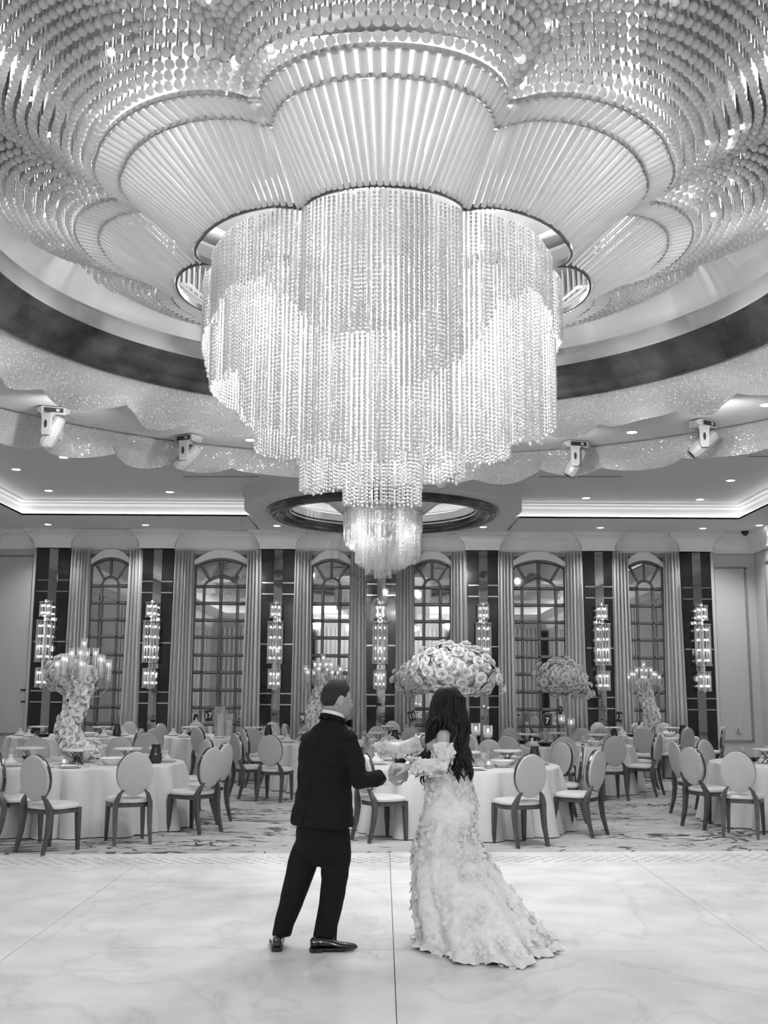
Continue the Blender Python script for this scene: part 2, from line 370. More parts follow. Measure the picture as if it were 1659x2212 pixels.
# air vents
for i, (x0, x1, y, z, l) in enumerate([(155, 282, 1141, ZS, 'long slot air vent in the soffit right of the leftmost capital'), (404, 532, 1145, ZS, 'long slot air vent in the soffit between second and third capitals'),
        (1112, 1233, 1152, ZS, 'long slot air vent in the soffit right of the small chandelier'), (1346, 1466, 1155, ZS, 'long slot air vent in the soffit between the two rightmost capitals'),
        (395, 560, 1029, ZC, 'slot air vent in the ceiling below the second moving head'), (1165, 1345, 1029, ZC, 'slot air vent in the ceiling below the third moving head'), (1615, 1700, 985, ZC, 'slot air vent in the ceiling at the right edge')]):
    p, q = atz(x0, y, z), atz(x1, y, z); L = (q-p).length
    t = thing('air_vent', l, 'vent', ((p.x+q.x)/2, (p.y+q.y)/2, z), atan2(q.y-p.y, q.x-p.x))
    fr = MB()
    for s in (-1, 1): fr.box((0, s*.055, -.004), (L, .02, .012))
    for s in (-1, 1): fr.box((s*L/2, 0, -.004), (.02, .13, .012))
    fr.build('frame', M['ceil'], t, False); MB().box((0, 0, -.001), (L-.02, .1, .004)).build('dark_slot', M['darkm'], t, False)
    MB().box((0, 0, -.006), (L-.02, .012, .008)).build('blade', M['groove'], t, False)
# main dome
dome = struct('trim_1'); dome.location = (0, 0, 0)
b = MB(); pr = [(4.62, ZC+.02), (4.62, ZC-.03), (4.58, ZC-.07), (4.52, ZC-.085), (4.46, ZC-.06), (4.43, ZC-.01), (4.42, ZC+.03), (4.38, ZC+.05), (4.33, ZC+.1), (4.29, ZC+.16), (4.27, ZC+.2), (4.2, ZC+.23), (4.17, ZC+.28), (4.2, ZC+.30)]
oval(b, pr); b.build('dark_marble_ring', M['ring'], dome, True, R(60))
b = MB(); oval(b, [(4.2, ZC+.28), (4.17, ZC+.285), (4.165, ZC+.30), (4.19, ZC+.31), (4.19, ZC+.50), (4.17, ZC+.52), (4.30, ZC+.53), (4.55, ZC+.53)]); b.build('dome_fascia', M['fascia'], dome, True, R(30))
b = MB(); oval(b, [(4.55, ZC+.53), (4.62, ZC+.62), (4.6, ZC+.85), (4.45, ZC+1.1), (4.1, ZC+1.35), (3.4, ZC+1.55), (1.5, ZC+1.65), (.01, ZC+1.66)]); b.build('dome_vault', M['vault'], dome, True, None)
b = MB(); oval(b, [(4.35, ZC+.535), (4.5, ZC+.535)]); b.build('cove_light_strip', M['bulb2'], dome, False)
# small dome
dome2 = struct('trim_2')
b = MB(); pr = [(2.42, ZS+.01), (2.43, ZS-.05), (2.38, ZS-.12), (2.29, ZS-.155), (2.2, ZS-.13), (2.15, ZS-.07), (2.13, ZS-.04), (2.09, ZS-.07), (2.03, ZS-.08), (1.98, ZS-.04), (1.95, ZS+.02), (1.93, ZS+.06)]
b.lathe(pr, 128, (SX0, SY0, 0)); b.build('dark_marble_ring', M['ring'], dome2, True, R(60))
b = MB(); b.lathe([(1.95, ZS+.0), (1.93, ZS+.22), (2.1, ZS+.23), (2.15, ZS+.3), (2.05, ZS+.55), (1.5, ZS+.75), (.01, ZS+.8)], 96, (SX0, SY0, 0)); b.build('dome_vault', M['cove'], dome2, True, R(50))
b = MB(); b.lathe([(1.98, ZS+.235), (2.08, ZS+.235)], 96, (SX0, SY0, 0)); b.build('cove_light_strip', M['bulb2'], dome2, False)
# ------------------------------------------------------------------ floor
floor = struct('floor')
def edge_y(x): return 11.55+.07*(x)      # where marble meets carpet
slab0 = None; rnd = random.Random(3)
bm0 = MB()
xs = [-9.1, -7.2, -4.78, -2.35, .08, 2.51, 4.94, 7.37, 8.75]; ys = [-7, -4.6, -2.2, .2, 2.6, 5.0, 7.35, 9.75, 12.6]
for j in range(len(ys)-1):
    for i in range(len(xs)-1):
        g = .0025
        x0, x1, y0, y1 = xs[i]+g, xs[i+1]-g, ys[j]+g, ys[j+1]-g
        q = MB(); q.v = [(x0, y0, -.04), (x1, y0, -.04), (x1, y1, -.04), (x0, y1, -.04), (x0, y0, 0), (x1, y0, 0), (x1, y1, 0), (x0, y1, 0)]
        q.f = [(4, 5, 6, 7), (0, 1, 5, 4), (1, 2, 6, 5), (2, 3, 7, 6), (3, 0, 4, 7)]
        q.build('marble_slab', M['slab'], floor, False)
MB().box((0, 9, -.08), (20, 36, .06)).build('subfloor', M['groove'], floor, False)
# carpet laid over the banquet area
q = MB(); n = 24
row0 = [(-9.11+17.84*i/n, edge_y(-9.11+17.84*i/n), .0) for i in range(n+1)]; row1 = [(p[0], p[1]+.01, .012) for p in row0]; row2 = [(p[0], 25.25, .012) for p in row0]
q.rings([row0, row1, row2], False)
o = q.build('carpet', M['carpet'], None, False)
tag(o, 'light carpet with dark marbled swirls under the banquet tables', 'carpet')
# mosaic dashes in the marble border
q = MB(); rn = random.Random(5)
for r in range(5):
    x = -7.5
    while x < 8.2:
        y = edge_y(x)-.30-.085*r
        q.box((x+(r % 2)*.06, y, .0008), (.055, .018, .0012)); x += .13
q.build('border_inlay', M['groove'], floor, False)['kind'] = 'stuff'
# ------------------------------------------------------------------ walls
ZP = 4.92    # top of pilasters / underside of cornice
wb = struct('wall_back')
MB().box((0, YB+.1, 2.75), (18.4, .2, 5.6)).build('wall_panel', M['wall'], wb, False)
for nm, x, y, sx, sy in (('wall_left', XL-.1, 9, .2, 33), ('wall_right', XR+.1, 9, .2, 33), ('wall_front', 0, YF-.1, 18.4, .2)):
    o = struct(nm); MB().box((x, y, 2.75), (sx, sy, 5.6)).build('wall_panel', M['wall'], o, False)
    if nm != 'wall_front':
        s = 1 if nm == 'wall_left' else -1; xi = x+s*.1
        yy = -5.5
        while yy < 24:
            y1 = min(yy+2.6, 24.9)
            fr = MB()
            for z in (.55, 4.62): fr.box((xi+s*.012, (yy+y1)/2, z), (.024, y1-yy, .045))
            for y_ in (yy, y1): fr.box((xi+s*.012, y_, 2.585), (.024, .045, 4.07))
            fr.build('panel_molding', M['groove'], o, False); yy += 3.05
        cm = MB()
        rs = [[(xi+s*d, YF, z), (xi+s*d, YB, z)] for d, z in ((.03, ZP-.02), (.03, ZP+.02), (.06, ZP+.03), (.06, ZP+.08), (.09, ZP+.18), (.16, ZP+.3), (.19, ZP+.36), (.2, ZS))]
        cm.rings(rs, False); cm.build('cornice', M['cornice'], o, True, R(40))
        MB().box((xi+s*.015, 9, .1), (.03, 32, .2)).build('skirting', M['wall_trim'], o, False)
    else:
        for k in range(7):    # the far end behind the camera, seen only in the mirrors
            x0 = -7.6+k*2.5
            cu = MB(); rr = []
            for z in (0., 4.9):
                rr.append([(x0-.9+.05*i, YF+.15+.06*sin(i*1.3), z) for i in range(37)])
            cu.rings(rr, False); cu.build('drape_panel', M['drape'] if k % 2 else M['wall'], o)
            MB().box((x0+1.25, YF+.06, 2.4), (.5, .1, 4.8)).build('dark_panel', M['lacquer'], o, False)
def wx(px, y=1300): return at(px, y, YB).x
def wz(py, x=830): return at(x, py, YB).z
# cornice with flared capitals
PIL = [(83, 155), (308, 378), (565, 638), (789.5, 856), (1006, 1075), (1256, 1321), (1465, 1530)]
prof = [(.04, ZP-.02), (.04, ZP+.0), (.07, ZP+.015), (.07, ZP+.045), (.05, ZP+.055), (.06, ZP+.12), (.10, ZP+.22), (.17, ZP+.29), (.2, ZP+.3), (.2, ZP+.34), (.23, ZP+.35), (.23, ZS)]
q = MB(); q.rings([[(XL, YB-d, z), (XR, YB-d, z)] for d, z in prof], False); q.build('cornice', M['cornice'], wb, True, R(40))
q = MB(); q.rings([[(XL, YB-.04, z), (XR, YB-.04, z)] for z in (0, .17)], False); q.build('skirting', M['wall_trim'], wb, False)
PN = ['leftmost', 'second from the left', 'third from the left', 'middle', 'third from the right', 'second from the right', 'rightmost']
lines_px = [1263, 1287, 1395, 1501, 1525]
for i, (a, c) in enumerate(PIL):
    x0, x1 = wx(a, 1190), wx(c, 1190); xc = (x0+x1)/2; w_ = x1-x0
    p = struct('trim_%d' % (i+3), (xc, YB, 0))
    mw = .2
    MB().box((0, -.05, ZP/2), (w_, .1, ZP)).build('lacquer_board', M['lacquer'], p, False)
    MB().box((.02, -.115, ZP/2), (mw, .03, ZP-.02)).build('mirror_strip', M['mirror_dark'], p, False)
    for py in lines_px:
        z = wz(py+(a-830)*.006)
        for s in (-1, 1):
            L = (w_-mw)/2; MB().box((.02+s*(mw/2+L/2)-.01*s, -.107, z), (L-.03, .014, .028)).build('chrome_bar', M['chrome'], p, False)
    # capital: cavetto that flares up to the ceiling, over the pilaster
    rs = []
    for d, z in ((.0, ZP), (.015, ZP+.03), (.0, ZP+.06), (.03, ZP+.16), (.1, ZP+.26), (.22, ZP+.35), (.25, ZP+.36), (.25, ZP+.40), (.28, ZP+.41), (.28, ZS)):
        hw = w_/2+.02+d*.95; dy = .22+d*.6
        rs.append([(-hw, 0, z), (-hw, -dy, z), (hw, -dy, z), (hw, 0, z)])
    q = MB(); q.rings(rs, False); q.build('capital', M['cornice'], p, True, R(35))
# wall panels either side
def frame_rect(x0, x1, z0, z1, par):
    fr = MB(); d = .045
    for z in (z0, z1): fr.box(((x0+x1)/2, YB-.012, z), (x1-x0+d, .024, d))
    for x in (x0, x1): fr.box((x, YB-.012, (z0+z1)/2), (d, .024, z1-z0))
    fr.build('panel_molding', M['groove'], par, False)
frame_rect(wx(-40, 1250), wx(73, 1250), wz(1590), wz(1206), wb)
frame_rect(wx(1540, 1300), wx(1612, 1300), .55, wz(1222), wb)
for py in (1500, 1525):
    MB().box((wx(54, py), YB-.01, wz(py-5)), (.2, .02, .035)).build('chrome_bar', M['lacquer'], wb, False)
for s, px in ((-1, 79), (1, 1535)):
    MB().box((wx(px, 1190), YB-.03, ZP/2), (.07, .06, ZP)).build('pilaster_edge', M['wall_trim'], wb, False)
# socket and camera on the right
t = thing('security_camera', 'small black dome camera under the cornice in the right corner', 'camera', (at(1605, 1163, 24.9).x, 24.75, ZS), 0)
MB().lathe([(.001, 0), (.085, 0), (.085, -.05), (.06, -.055)], 20).build('mount', M['card'], t)
MB().ball((0, 0, -.05), .06, 16, 10).build('dome_lens', M['screen'], t)
t = thing('wall_socket', 'small white wall plate low on the right wall panel', 'socket', (wx(1593, 1572), YB-.03, wz(1572)), 0)
MB().box((0, 0, 0), (.12, .015, .12)).build('plate', M['wall_trim'], t, False); MB().box((0, -.01, 0), (.05, .01, .07)).build('socket_face', M['groove'], t, False)
# ------------------------------------------------------------------ mirrored arched windows
WIN = [(197, 280, 0), (422, 534, 1), (674, 758, 0), (892.5, 973.5, 0), (1107, 1219, 1), (1353, 1430, 0)]
ROWS = [1269.7, 1306, 1342.6, 1379, 1417.5, 1454.7, 1492.5, 1530.6, 1566.5]
def pane(par, poly, yb=-.012, nm='pane'):
    """bevelled mirror pane from a convex polygon in the wall plane"""
    cx = sum(p[0] for p in poly)/len(poly); cz = sum(p[1] for p in poly)/len(poly); n = len(poly)
    inn = []
    for x, z in poly:
        d = sqrt((x-cx)**2+(z-cz)**2); k = max(0, 1-.03/d); inn.append((cx+(x-cx)*k, yb-.01, cz+(z-cz)*k))
    q = MB(); q.rings([[(x, yb+.012, z) for x, z in poly], [(x, yb, z) for x, z in poly], inn])
    return q.build(nm, M['mirror'], par, False)
def bar(mb, p, q, w_=.042, d=.045):
    p, q = Vector((p[0], 0, p[1])), Vector((q[0], 0, q[1])); t = (q-p); L = t.length; a = atan2(t.z, t.x)
    mb.box((L/2, 0, 0), (L, d, w_), Matrix.Translation(p+Vector((0, -.02, 0))) @ Matrix.Rotation(-a, 4, 'Y'))
def arcpts(cx, zc, r, a0, a1, n): return [(cx+r*cos(a0+(a1-a0)*i/n), zc+r*sin(a0+(a1-a0)*i/n)) for i in range(n+1)]
for wi, (a, c, wide) in enumerate(WIN):
    x0, x1 = wx(a), wx(c); hw = (x1-x0)/2; xc = (x0+x1)/2
    t = struct('window_%d' % (wi+1), (xc, YB-.05, 0))
    MB().box((0, .02, 2.35), (2*hw+.1, .05, 4.9)).build('backing', M['muntin'], t, False)
    zt = wz(1211, 830); zs = wz(1226, 830); z0 = .28
    rise = zt-zs; ro = (hw*hw+rise*rise)/(2*rise); zc = zt-ro; ao = math.asin(hw/ro)
    zr = [wz(p) for p in ROWS]; st = zr[-2]-zr[-1]
    while zr[-1]-st > z0-.05: zr.append(zr[-1]-st)
    if wide: cols = [-hw, -hw*.66, 0, hw*.66, hw]
    else: cols = [-hw, -hw*.44, hw*.44, hw]
    fr = MB()
    for z in zr: bar(fr, (-hw, z), (hw, z))
    zsp = zr[0]
    for x in cols: bar(fr, (x, z0-.1), (x, zsp if x not in (cols[0], cols[-1]) else zs), .042 if x not in (cols[0], cols[-1]) else .05)
    ap = arcpts(0, zc, ro, pi/2-ao, pi/2+ao, 14)
    for p, q_ in zip(ap, ap[1:]): bar(fr, p, q_, .05)
    # inner arch
    hi = cols[-2]; ri = hi
    if wide:
        r_ = wz(1248)-zsp; rr = (hi*hi+r_*r_)/(2*r_); zci = zsp+r_-rr; ai = math.asin(hi/rr); ip = arcpts(0, zci, rr, pi/2-ai, pi/2+ai, 10)
    else:
        ip = [(x, zsp+(z-zsp)*1.0) for x, z in arcpts(0, zsp, hi, 0, pi, 12)]
        zci, rr = zsp, hi
    for p, q_ in zip(ip, ip[1:]): bar(fr, p, q_)
    topi = max(p[1] for p in ip); bar(fr, (0, topi), (0, zt))
    for s in (-1, 1):
        k = len(ip)//4; p = ip[k] if s > 0 else ip[-1-k]; bar(fr, p, (s*hw*.82, zc+sqrt(ro*ro-(hw*.82)**2)))
    if wide: bar(fr, (0, zsp), (0, topi))
    fr.build('window_bars', M['muntin'], t, False)
    # panes of the grid
    e = .018
    zz = zr+[z0-.12]
    for j in range(len(zz)-1):
        if zz[j]-zz[j+1] < .1: continue
        for x_a, x_b in zip(cols, cols[1:]):
            pane(t, [(x_a+e, zz[j+1]+e), (x_b-e, zz[j+1]+e), (x_b-e, zz[j]-e), (x_a+e, zz[j]-e)])
    # head panes: inner arch, two haunches, fan lights
    fz = lambda x: zc+sqrt(max(0, ro*ro-x*x))
    iz = lambda x: zci+sqrt(max(0, rr*rr-x*x))
    if wide:
        for s in (-1, 1):
            xs_ = [hi*k/5 for k in range(6)]; poly = [(s*xs_[0]+s*e, zsp+e), (s*(hi-e), zsp+e)]+[(s*max(x, e), iz(x)-e) for x in reversed(xs_[:-1])]
            pane(t, poly if s > 0 else list(reversed(poly)))
    else:
        pane(t, [(x*.94, zsp+.015+(z-zsp)*.93) for x, z in arcpts(0, zsp, hi, 0, pi, 12)])
    for s in (-1, 1):
        k = len(ip)//4; p = ip[k]; xm = hw*.82
        poly = [(hi+e, zsp+e), (hw-e, zsp+e), (hw-e, fz(hw-e)-e), (xm+e, fz(xm)-e), (p[0]+e, p[1]+.0)]
        poly = [(s*x, z) for x, z in poly]; pane(t, poly if s > 0 else list(reversed(poly)))
        xs_ = [xm*k_/4 for k_ in range(5)]
        up = [(max(e, x-e), fz(x)-e) for x in reversed(xs_)]; lo = [(max(e, x), iz(x)+e*1.3) for x in [p[0]*k_/3 for k_ in range(4)]]
        poly = [(s*x, z) for x, z in up+lo]; pane(t, poly if s < 0 else list(reversed(poly)))
    # light plaster arch above the mirror
    q = MB(); h2 = hw+.03; n = 16; lo = [(-h2+2*h2*i/n) for i in range(n+1)]
    fo = lambda x: fz(min(abs(x), hw))+.03
    top = [fo(x)+(.20-.09*(abs(x)/h2)**2) for x in lo]
    q.rings([[(x, 0, fo(x)) for x in lo], [(x, -.06, fo(x)) for x in lo], [(x, -.06, z) for x, z in zip(lo, top)], [(x, 0, z) for x, z in zip(lo, top)]], False)
    q.build('arch_plaster', M['cornice'], t, False)
# ------------------------------------------------------------------ drapes
DR = [(155, 197, 'left of the leftmost arched mirror window'), (282, 308, 'right of the leftmost arched mirror window'), (379, 421, 'left of the wide left mirror window'), (535, 565, 'right of the wide left mirror window'),
      (638, 673, 'right of the third pilaster, behind the groom side'), (758, 789, 'just left of the middle pilaster'), (856, 892, 'just right of the middle pilaster'), (974, 1006, 'left of the pilaster behind the large white flowers'),
      (1075, 1107, 'left of the wide right mirror window'), (1219, 1256, 'right of the wide right mirror window'), (1321, 1353, 'left of the rightmost arched mirror window'), (1430, 1465, 'beside the rightmost pilaster')]
for i, (a, c, l) in enumerate(DR):
    x0, x1 = wx(a, 1250), wx(c, 1250); rn = random.Random(i); n = 60; ph = rn.random()*6
    nf = (x1-x0)/.075; rs = []
    flare = .06 if i % 2 else .04
    for z, k in ((.02, 1.), (1.2, .8), (2.5, .5), (3.8, .2), (ZP-.03, 0.)):
        row = []
        for j in range(n+1):
            u = j/n; x = x0+(x1-x0)*u; s = -1 if i % 2 == 0 else 1
            x += (u-.5)*flare*2*k
            ff = u*nf*2*pi+ph+.5*sin(u*9+z*.4+ph)
            row.append((x, YB-.16-.05*sin(ff)-.015*sin(ff*2.3+1), z))
        rs.append(row)
    q = MB(); q.rings(rs, False)
    o = q.build('drape', M['drape'], None); m_ = o.modifiers.new('s', 'SOLIDIFY'); m_.thickness = .008
    tag(o, 'floor-length grey satin drape '+l, 'curtain', None)
# ------------------------------------------------------------------ wall sconces
def sconce(i, px, ptop, pbot, l):
    x = wx(px, 1400); t = thing('crystal_sconce', l, 'wall lamp', (x, YB-.33, 0), 0, 'tiered crystal wall lamps on the black pilasters')
    zt, zb = wz(1302), wz(1492); H_ = zt-zb
    tiers = [(zt-.06, zt-.19*H_, .12, 10), (zt-.24*H_, zt-.70*H_, .165, 14), (zt-.77*H_, zb+.04, .135, 12)]
    MB().box((0, .12, (zt+zb)/2), (.1, .1, H_)).build('back_plate', M['chrome'], t, False)
    MB().tube([(0, 0, zt), (0, 0, zb)], .03, 10).build('stem', M['chrome'], t)
    bl = MB()
    for k, (za, zb_, r, n) in enumerate(tiers):
        g = MB()
        for j in range(n):
            an = 2*pi*j/n; g.tube([(r*cos(an), r*sin(an), za), (r*cos(an), r*sin(an), zb_)], .022, 6)
        g.build('glass_tubes', M['tube'], t)
        for z in (za, zb_): MB().lathe([(r-.04, z-.012), (r+.03, z-.012), (r+.03, z+.012), (r-.04, z+.012)], 20, cap0=False).build('tier_ring', M['chrome'], t, True, R(30))
        rows = max(2, int((za-zb_)/.22)); m_ = 6
        for rr in range(rows):
            z = za-(rr+.5)*(za-zb_)/rows
            for j in range(m_):
                an = 2*pi*(j+.5)/m_; bl.ball((r*.72*cos(an), r*.72*sin(an), z), .016, 6, 4, (1, 1, 1.6))
    bl.build('bulbs', M['bulb_s'], t)
    for z in (zt-.2*H_, zt-.55*H_, zt-.85*H_): lamp('POINT', 'sconce_lamp', (x, YB-.6, z), 1.2, .05)
def tube_mat():
    m = bpy.data.materials.new('glass_tube'); m.use_nodes = True; nt = m.node_tree; b = nt.nodes['Principled BSDF']
    b.inputs['Base Color'].default_value = (.55, .55, .55, 1); b.inputs['Roughness'].default_value = .05; b.inputs['Specular IOR Level'].default_value = 1
    tr = nt.nodes.new('ShaderNodeBsdfTransparent'); tr.inputs[0].default_value = (.95, .95, .95, 1); mx = nt.nodes.new('ShaderNodeMixShader'); mx.inputs[0].default_value = .66
    nt.links.new(b.outputs[0], mx.inputs[1]); nt.links.new(tr.outputs[0], mx.inputs[2]); nt.links.new(mx.outputs[0], nt.nodes['Material Output'].inputs[0]); return m
M['tube'] = tube_mat(); M['bulb_s'] = mat('sconce_bulb', 1., .5, emit=6.)
for i, px in enumerate([103, 331, 597, 821, 1042, 1296, 1510]):
    sconce(i, px, 0, 0, 'tiered glass tube wall lamp on the %s black pilaster' % PN[i])
# ------------------------------------------------------------------ chandeliers
CUSP = [-20, 20, 67.5, 115, 160, 200, 245, 292.5, 340]
def lobe(az, Rc, Rp, pw=2.2):
    """scalloped radius; az in degrees, 0 = towards the camera, + = to the right"""
    a = (az+20) % 360-20
    for c0, c1 in zip(CUSP, CUSP[1:]):
        if c0 <= a <= c1:
            u = (a-(c0+c1)/2)/((c1-c0)/2); return (Rc+(Rp-Rc)*max(0, 1-abs(u)**pw)**.5)*(1-(.095 if abs((az+180) % 360-180) < 115 else .05)*min(1, 1.6*sin(R(az))**2))
    return Rc
def pol(az, r, z): a = R(az-90); return Vector((r*cos(a), r*sin(a), z))
def interp(keys, a):
    if a <= keys[0][0]: return keys[0][1]
    for (a0, v0), (a1, v1) in zip(keys, keys[1:]):
        if a <= a1:
            t = (a-a0)/(a1-a0); t = t*t*(3-2*t); return v0+(v1-v0)*t
    return keys[-1][1]
SHEETS = [   # azimuth range, radius factor of the inner scallop, lower edge
    ('A', -200, 11, lambda a: lobe(a, 1.8, 1.99)*(1+.13*max(0, cos(R(a)))**1.5), [(-200, 4.6), (-135, 4.5), (-100, 4.75), (-88, 4.95), (-70, 5.1), (-55, 5.0), (-42, 5.12), (-30, 5.08), (-22, 4.85), (-15, 4.6), (-8, 4.45), (0, 4.45), (5, 4.55), (11, 4.85)]),
    ('B', 4, 160, lambda a: lobe(a, 1.79, 1.97)*(1+.11*max(0, cos(R(a)))**1.5), [(4, 4.05), (10, 4.15), (16, 4.3), (22, 4.5), (30, 4.9), (40, 5.12), (55, 5.1), (70, 5.0), (90, 5.1), (120, 4.7), (160, 4.6)]),
    ('C', -180, 180, lambda a: lobe(a, 1.74, 1.9), [(-180, 4.4), (-135, 4.5), (-90, 4.60), (-62, 4.55), (-50, 4.5), (-41, 3.95), (-20, 3.7), (0, 3.6), (25, 3.63), (50, 3.85), (90, 4.24), (135, 4.35), (180, 4.4)]),
    ('F', -180, 180, lambda a: 1.2+.06*cos(R(a*4)), [(-180, 4.2), (-90, 4.0), (-45, 3.72), (0, 3.6), (45, 3.7), (90, 3.95), (180, 4.2)]),
    ('E', -180, 180, lambda a: .78+.04*cos(R(a*5)), [(-180, 3.8), (-90, 3.58), (0, 3.48), (60, 3.6), (90, 3.8), (180, 3.8)]),
    ('D', -180, 180, lambda a: .38, [(-180, 3.5), (0, 3.42), (180, 3.5)])]
STR_CACHE = {}
def strand_geo(L, kind, br, rr, bs):
    """a hanging crystal strand: kind 0 = chain of beads, 1 = long glass prism with a drop"""
    q = MB()
    if kind == 0:
        q.tube([(0, 0, 0), (0, 0, -L)], br*.28, 3, False); n = int(L/bs)
        for i in range(n): q.ball((0, 0, -(i+.7)*bs), br, 5, 4)
    else:
        seg = .34; z = 0
        while z < L-.05:
            l = min(seg, L-z)-.03; q.tube([(0, 0, -z), (0, 0, -z-.012), (0, 0, -z-l+.012), (0, 0, -z-l)], [rr*.4, rr, rr, rr*.4], 4); q.ball((0, 0, -z-l-.014), br*.7, 5, 3); z += seg
        q.ball((0, 0, -L), br*.9, 5, 4)
    return q
def chandelier(root, S, zm, spacing, br, rr, bs, parts, nrod, petal_r, petal_z, inner_r, field):
    # petal_r = (cusp, peak) of the outer scallop
    rnd_ = random.Random(11)
    # mounting plate and column
    MB().lathe([(.01, zm(7.0)), (petal_r[0]*.86, zm(7.0)), (petal_r[0]*.86, zm(6.96)), (.01, zm(6.96))], 48).build('mounting_plate', M['plate'], root, True, R(30))
    MB().tube([(0, 0, zm(7.0)), (0, 0, zm(3.9))], .05*S, 12).build('column', M['chrome'], root)
    # curtain hangers: scalloped inner rim
    azs = [i*1.5 for i in range(240)]
    def rimband(name, rc, rp, z0, z1, th, m):
        q = MB(); q.rings([[tuple(pol(a, lobe(a, rc, rp)+d, z)) for a in azs] for d, z in ((0, z0), (0, z1), (th, z1), (th, z0), (0, z0))], True, False, False)
        return q.build(name, m, root, True, R(40))
    ri0, ri1 = inner_r
    rimband('inner_rim', ri0, ri1, petal_z[2]-.02*S, petal_z[2]+.035*S, .02*S, M['darkm'])
    rimband('middle_rim', petal_r[0]-.27*S, petal_r[1]-.27*S, petal_z[1]-.02*S, petal_z[1]+.02*S, .02*S, M['chrome'])
    rimband('outer_rim', petal_r[0], petal_r[1], petal_z[0]-.01*S, petal_z[0]+.03*S, .02*S, M['chrome'])
    # fan rods
    rods = []
    for c0, c1 in zip(CUSP, CUSP[1:]):
        n = int(nrod*(c1-c0)/45)
        for i in range(n):
            # spread by arc length of the scallop so that rods tile the edge
            u = -1+2*(i+.5)/n; u2 = math.sin(u*pi/2)*.5+u*.5; a = (c0+c1)/2+u2*(c1-c0)/2
            mid = (c0+c1)/2; ui = u; ai = mid+ui*(c1-c0)/2
            p0 = pol(a, lobe(a, *petal_r)-.01*S, petal_z[0]); p1 = pol(a, lobe(a, petal_r[0]-.27*S, petal_r[1]-.27*S), petal_z[1]); p2 = pol(ai, lobe(ai, *inner_r)+.03*S, petal_z[2])
            rods.append((a, p0, p1, p2, (c1-c0)/n))
    rods.sort(key=lambda r: abs((r[0]+180) % 360-180))
    rest = MB(); cnt = 0
    def rodgeo(q, p, e, wp, we):
        d = (e-p).normalized(); side = d.cross(Vector((0, 0, 1))).normalized(); dn = side.cross(d).normalized()
        if dn.z > 0: dn = -dn
        vs = []
        for o, ww in ((p, wp), (e, we)): vs += [tuple(o-side*ww), tuple(o+side*ww), tuple(o+side*ww*.45+dn*ww*.8), tuple(o-side*ww*.45+dn*ww*.8)]
        q.add(vs, [(0, 1, 2, 3)[::-1], (4, 5, 6, 7), (0, 1, 5, 4), (1, 2, 6, 5), (2, 3, 7, 6), (3, 0, 4, 7)])
    for a, p0, p1, p2, da in rods:
        wo = R(da)*petal_r[1]*.5*.86; wi = R(da)*inner_r[1]*.5*.9
        jit = rnd_.uniform(-.006, .006)*S
        for (p, e, w0, w1) in ((p0, p1+Vector((0, 0, .01*S)), wo, wo*.95), (p1+Vector((0, 0, jit)), p2+Vector((0, 0, jit)), wo*.93, wi)):
            q = MB() if (parts and cnt < 300) else rest
            rodgeo(q, p, e, w0, w1)
            if q is not rest: q.build('glass_rod', M['rod'], root, False)
            cnt += 1
    rest.build('glass_rods', M['rod'], root, False)['kind'] = 'stuff'
    # curtain strands
    items = []
    for nm, a0, a1, rf, keys in SHEETS:
        sp = spacing*(1.25 if nm in 'FED' else 1.)
        a = a0; k = 0
        while a < a1:
            r = rf(a)*S; zb = zm(interp(keys, a)); zt = petal_z[2]+(.0 if nm in 'ABC' else .05)*S
            p = pol(a, r, 0)
            # distance travelled along the scallop
            p_n = pol(a+.5, rf(a+.5)*S, 0); sl = (p_n-p).length/.5
            items.append((p.y, p, zt, zb, (k % 3 == 1) if nm in 'AB' else (k % 4 == 2)))
            a += sp/max(sl, 1e-3); k += 1
    items.sort(key=lambda t: t[0])
    rest = MB()
    for i, (_, p, zt, zb, kind) in enumerate(items):
        L = zt-zb
        if parts and i < 300:
            L = round(L/.06)*.06; key = (round(L, 2), kind)
            if key not in STR_CACHE: STR_CACHE[key] = strand_geo(L, kind, br, rr, bs).mesh('crystal_strand', M['crystal'], True, R(60))
            put('crystal_strand', STR_CACHE[key], root, (p.x, p.y, zt), (0, 0, i*.7))
        else: rest.join(strand_geo(L, kind, br, rr, bs), Matrix.Translation((p.x, p.y, zt)))
    rest.build('crystal_strands', M['crystal'], root, True, R(60))['kind'] = 'stuff'
    # bulbs inside: rings of small lamps behind the strands
    q = MB()
    for i in range(40):
        a = i*9; z = zm(5.25+.12*sin(R(a*3))); q.ball(tuple(pol(a, 1.5*S, z)), .035*S, 6, 4)
    for i in range(16): q.ball(tuple(pol(i*22.5, .95*S, zm(4.7+.1*sin(i)))), .035*S, 6, 4)
    q.build('bulbs', M['bulb'], root)['kind'] = 'stuff'
    if not field: return
    # crystal balls hanging in scalloped rows outside the petals
    bm_ = MB(); bm_.ball((0, 0, 0), .039, 12, 8); me = bm_.mesh('crystal_ball', M['ball'])
    low = MB(); low.ball((0, 0, 0), .039, 8, 6)
    pts = []
    for k in range(15):
        a = -180.; 
        while a < 180:
            r = lobe(a, petal_r[0]+.02, petal_r[1])+.06+.098*k
            rn_ = lobe(a+.4, petal_r[0]+.02, petal_r[1])+.06+.098*k; sl = (pol(a+.4, rn_, 0)-pol(a, r, 0)).length/.4
            z = petal_z[0]+.05+.037*k+.015*sin(R(a*8)+k)
            pp = pol(a, r, z)
            if ((pp.x-.12)/4.1)**2+(pp.y/(4.1*(1.45 if pp.y < 0 else 1)))**2 < 1 and not (k > 8 and abs(a) < 30): pts.append(pp)
            a += min(.086/max(sl, .02), 2.2)
    pts.sort(key=lambda p: p.length+ (p.y*1.2))
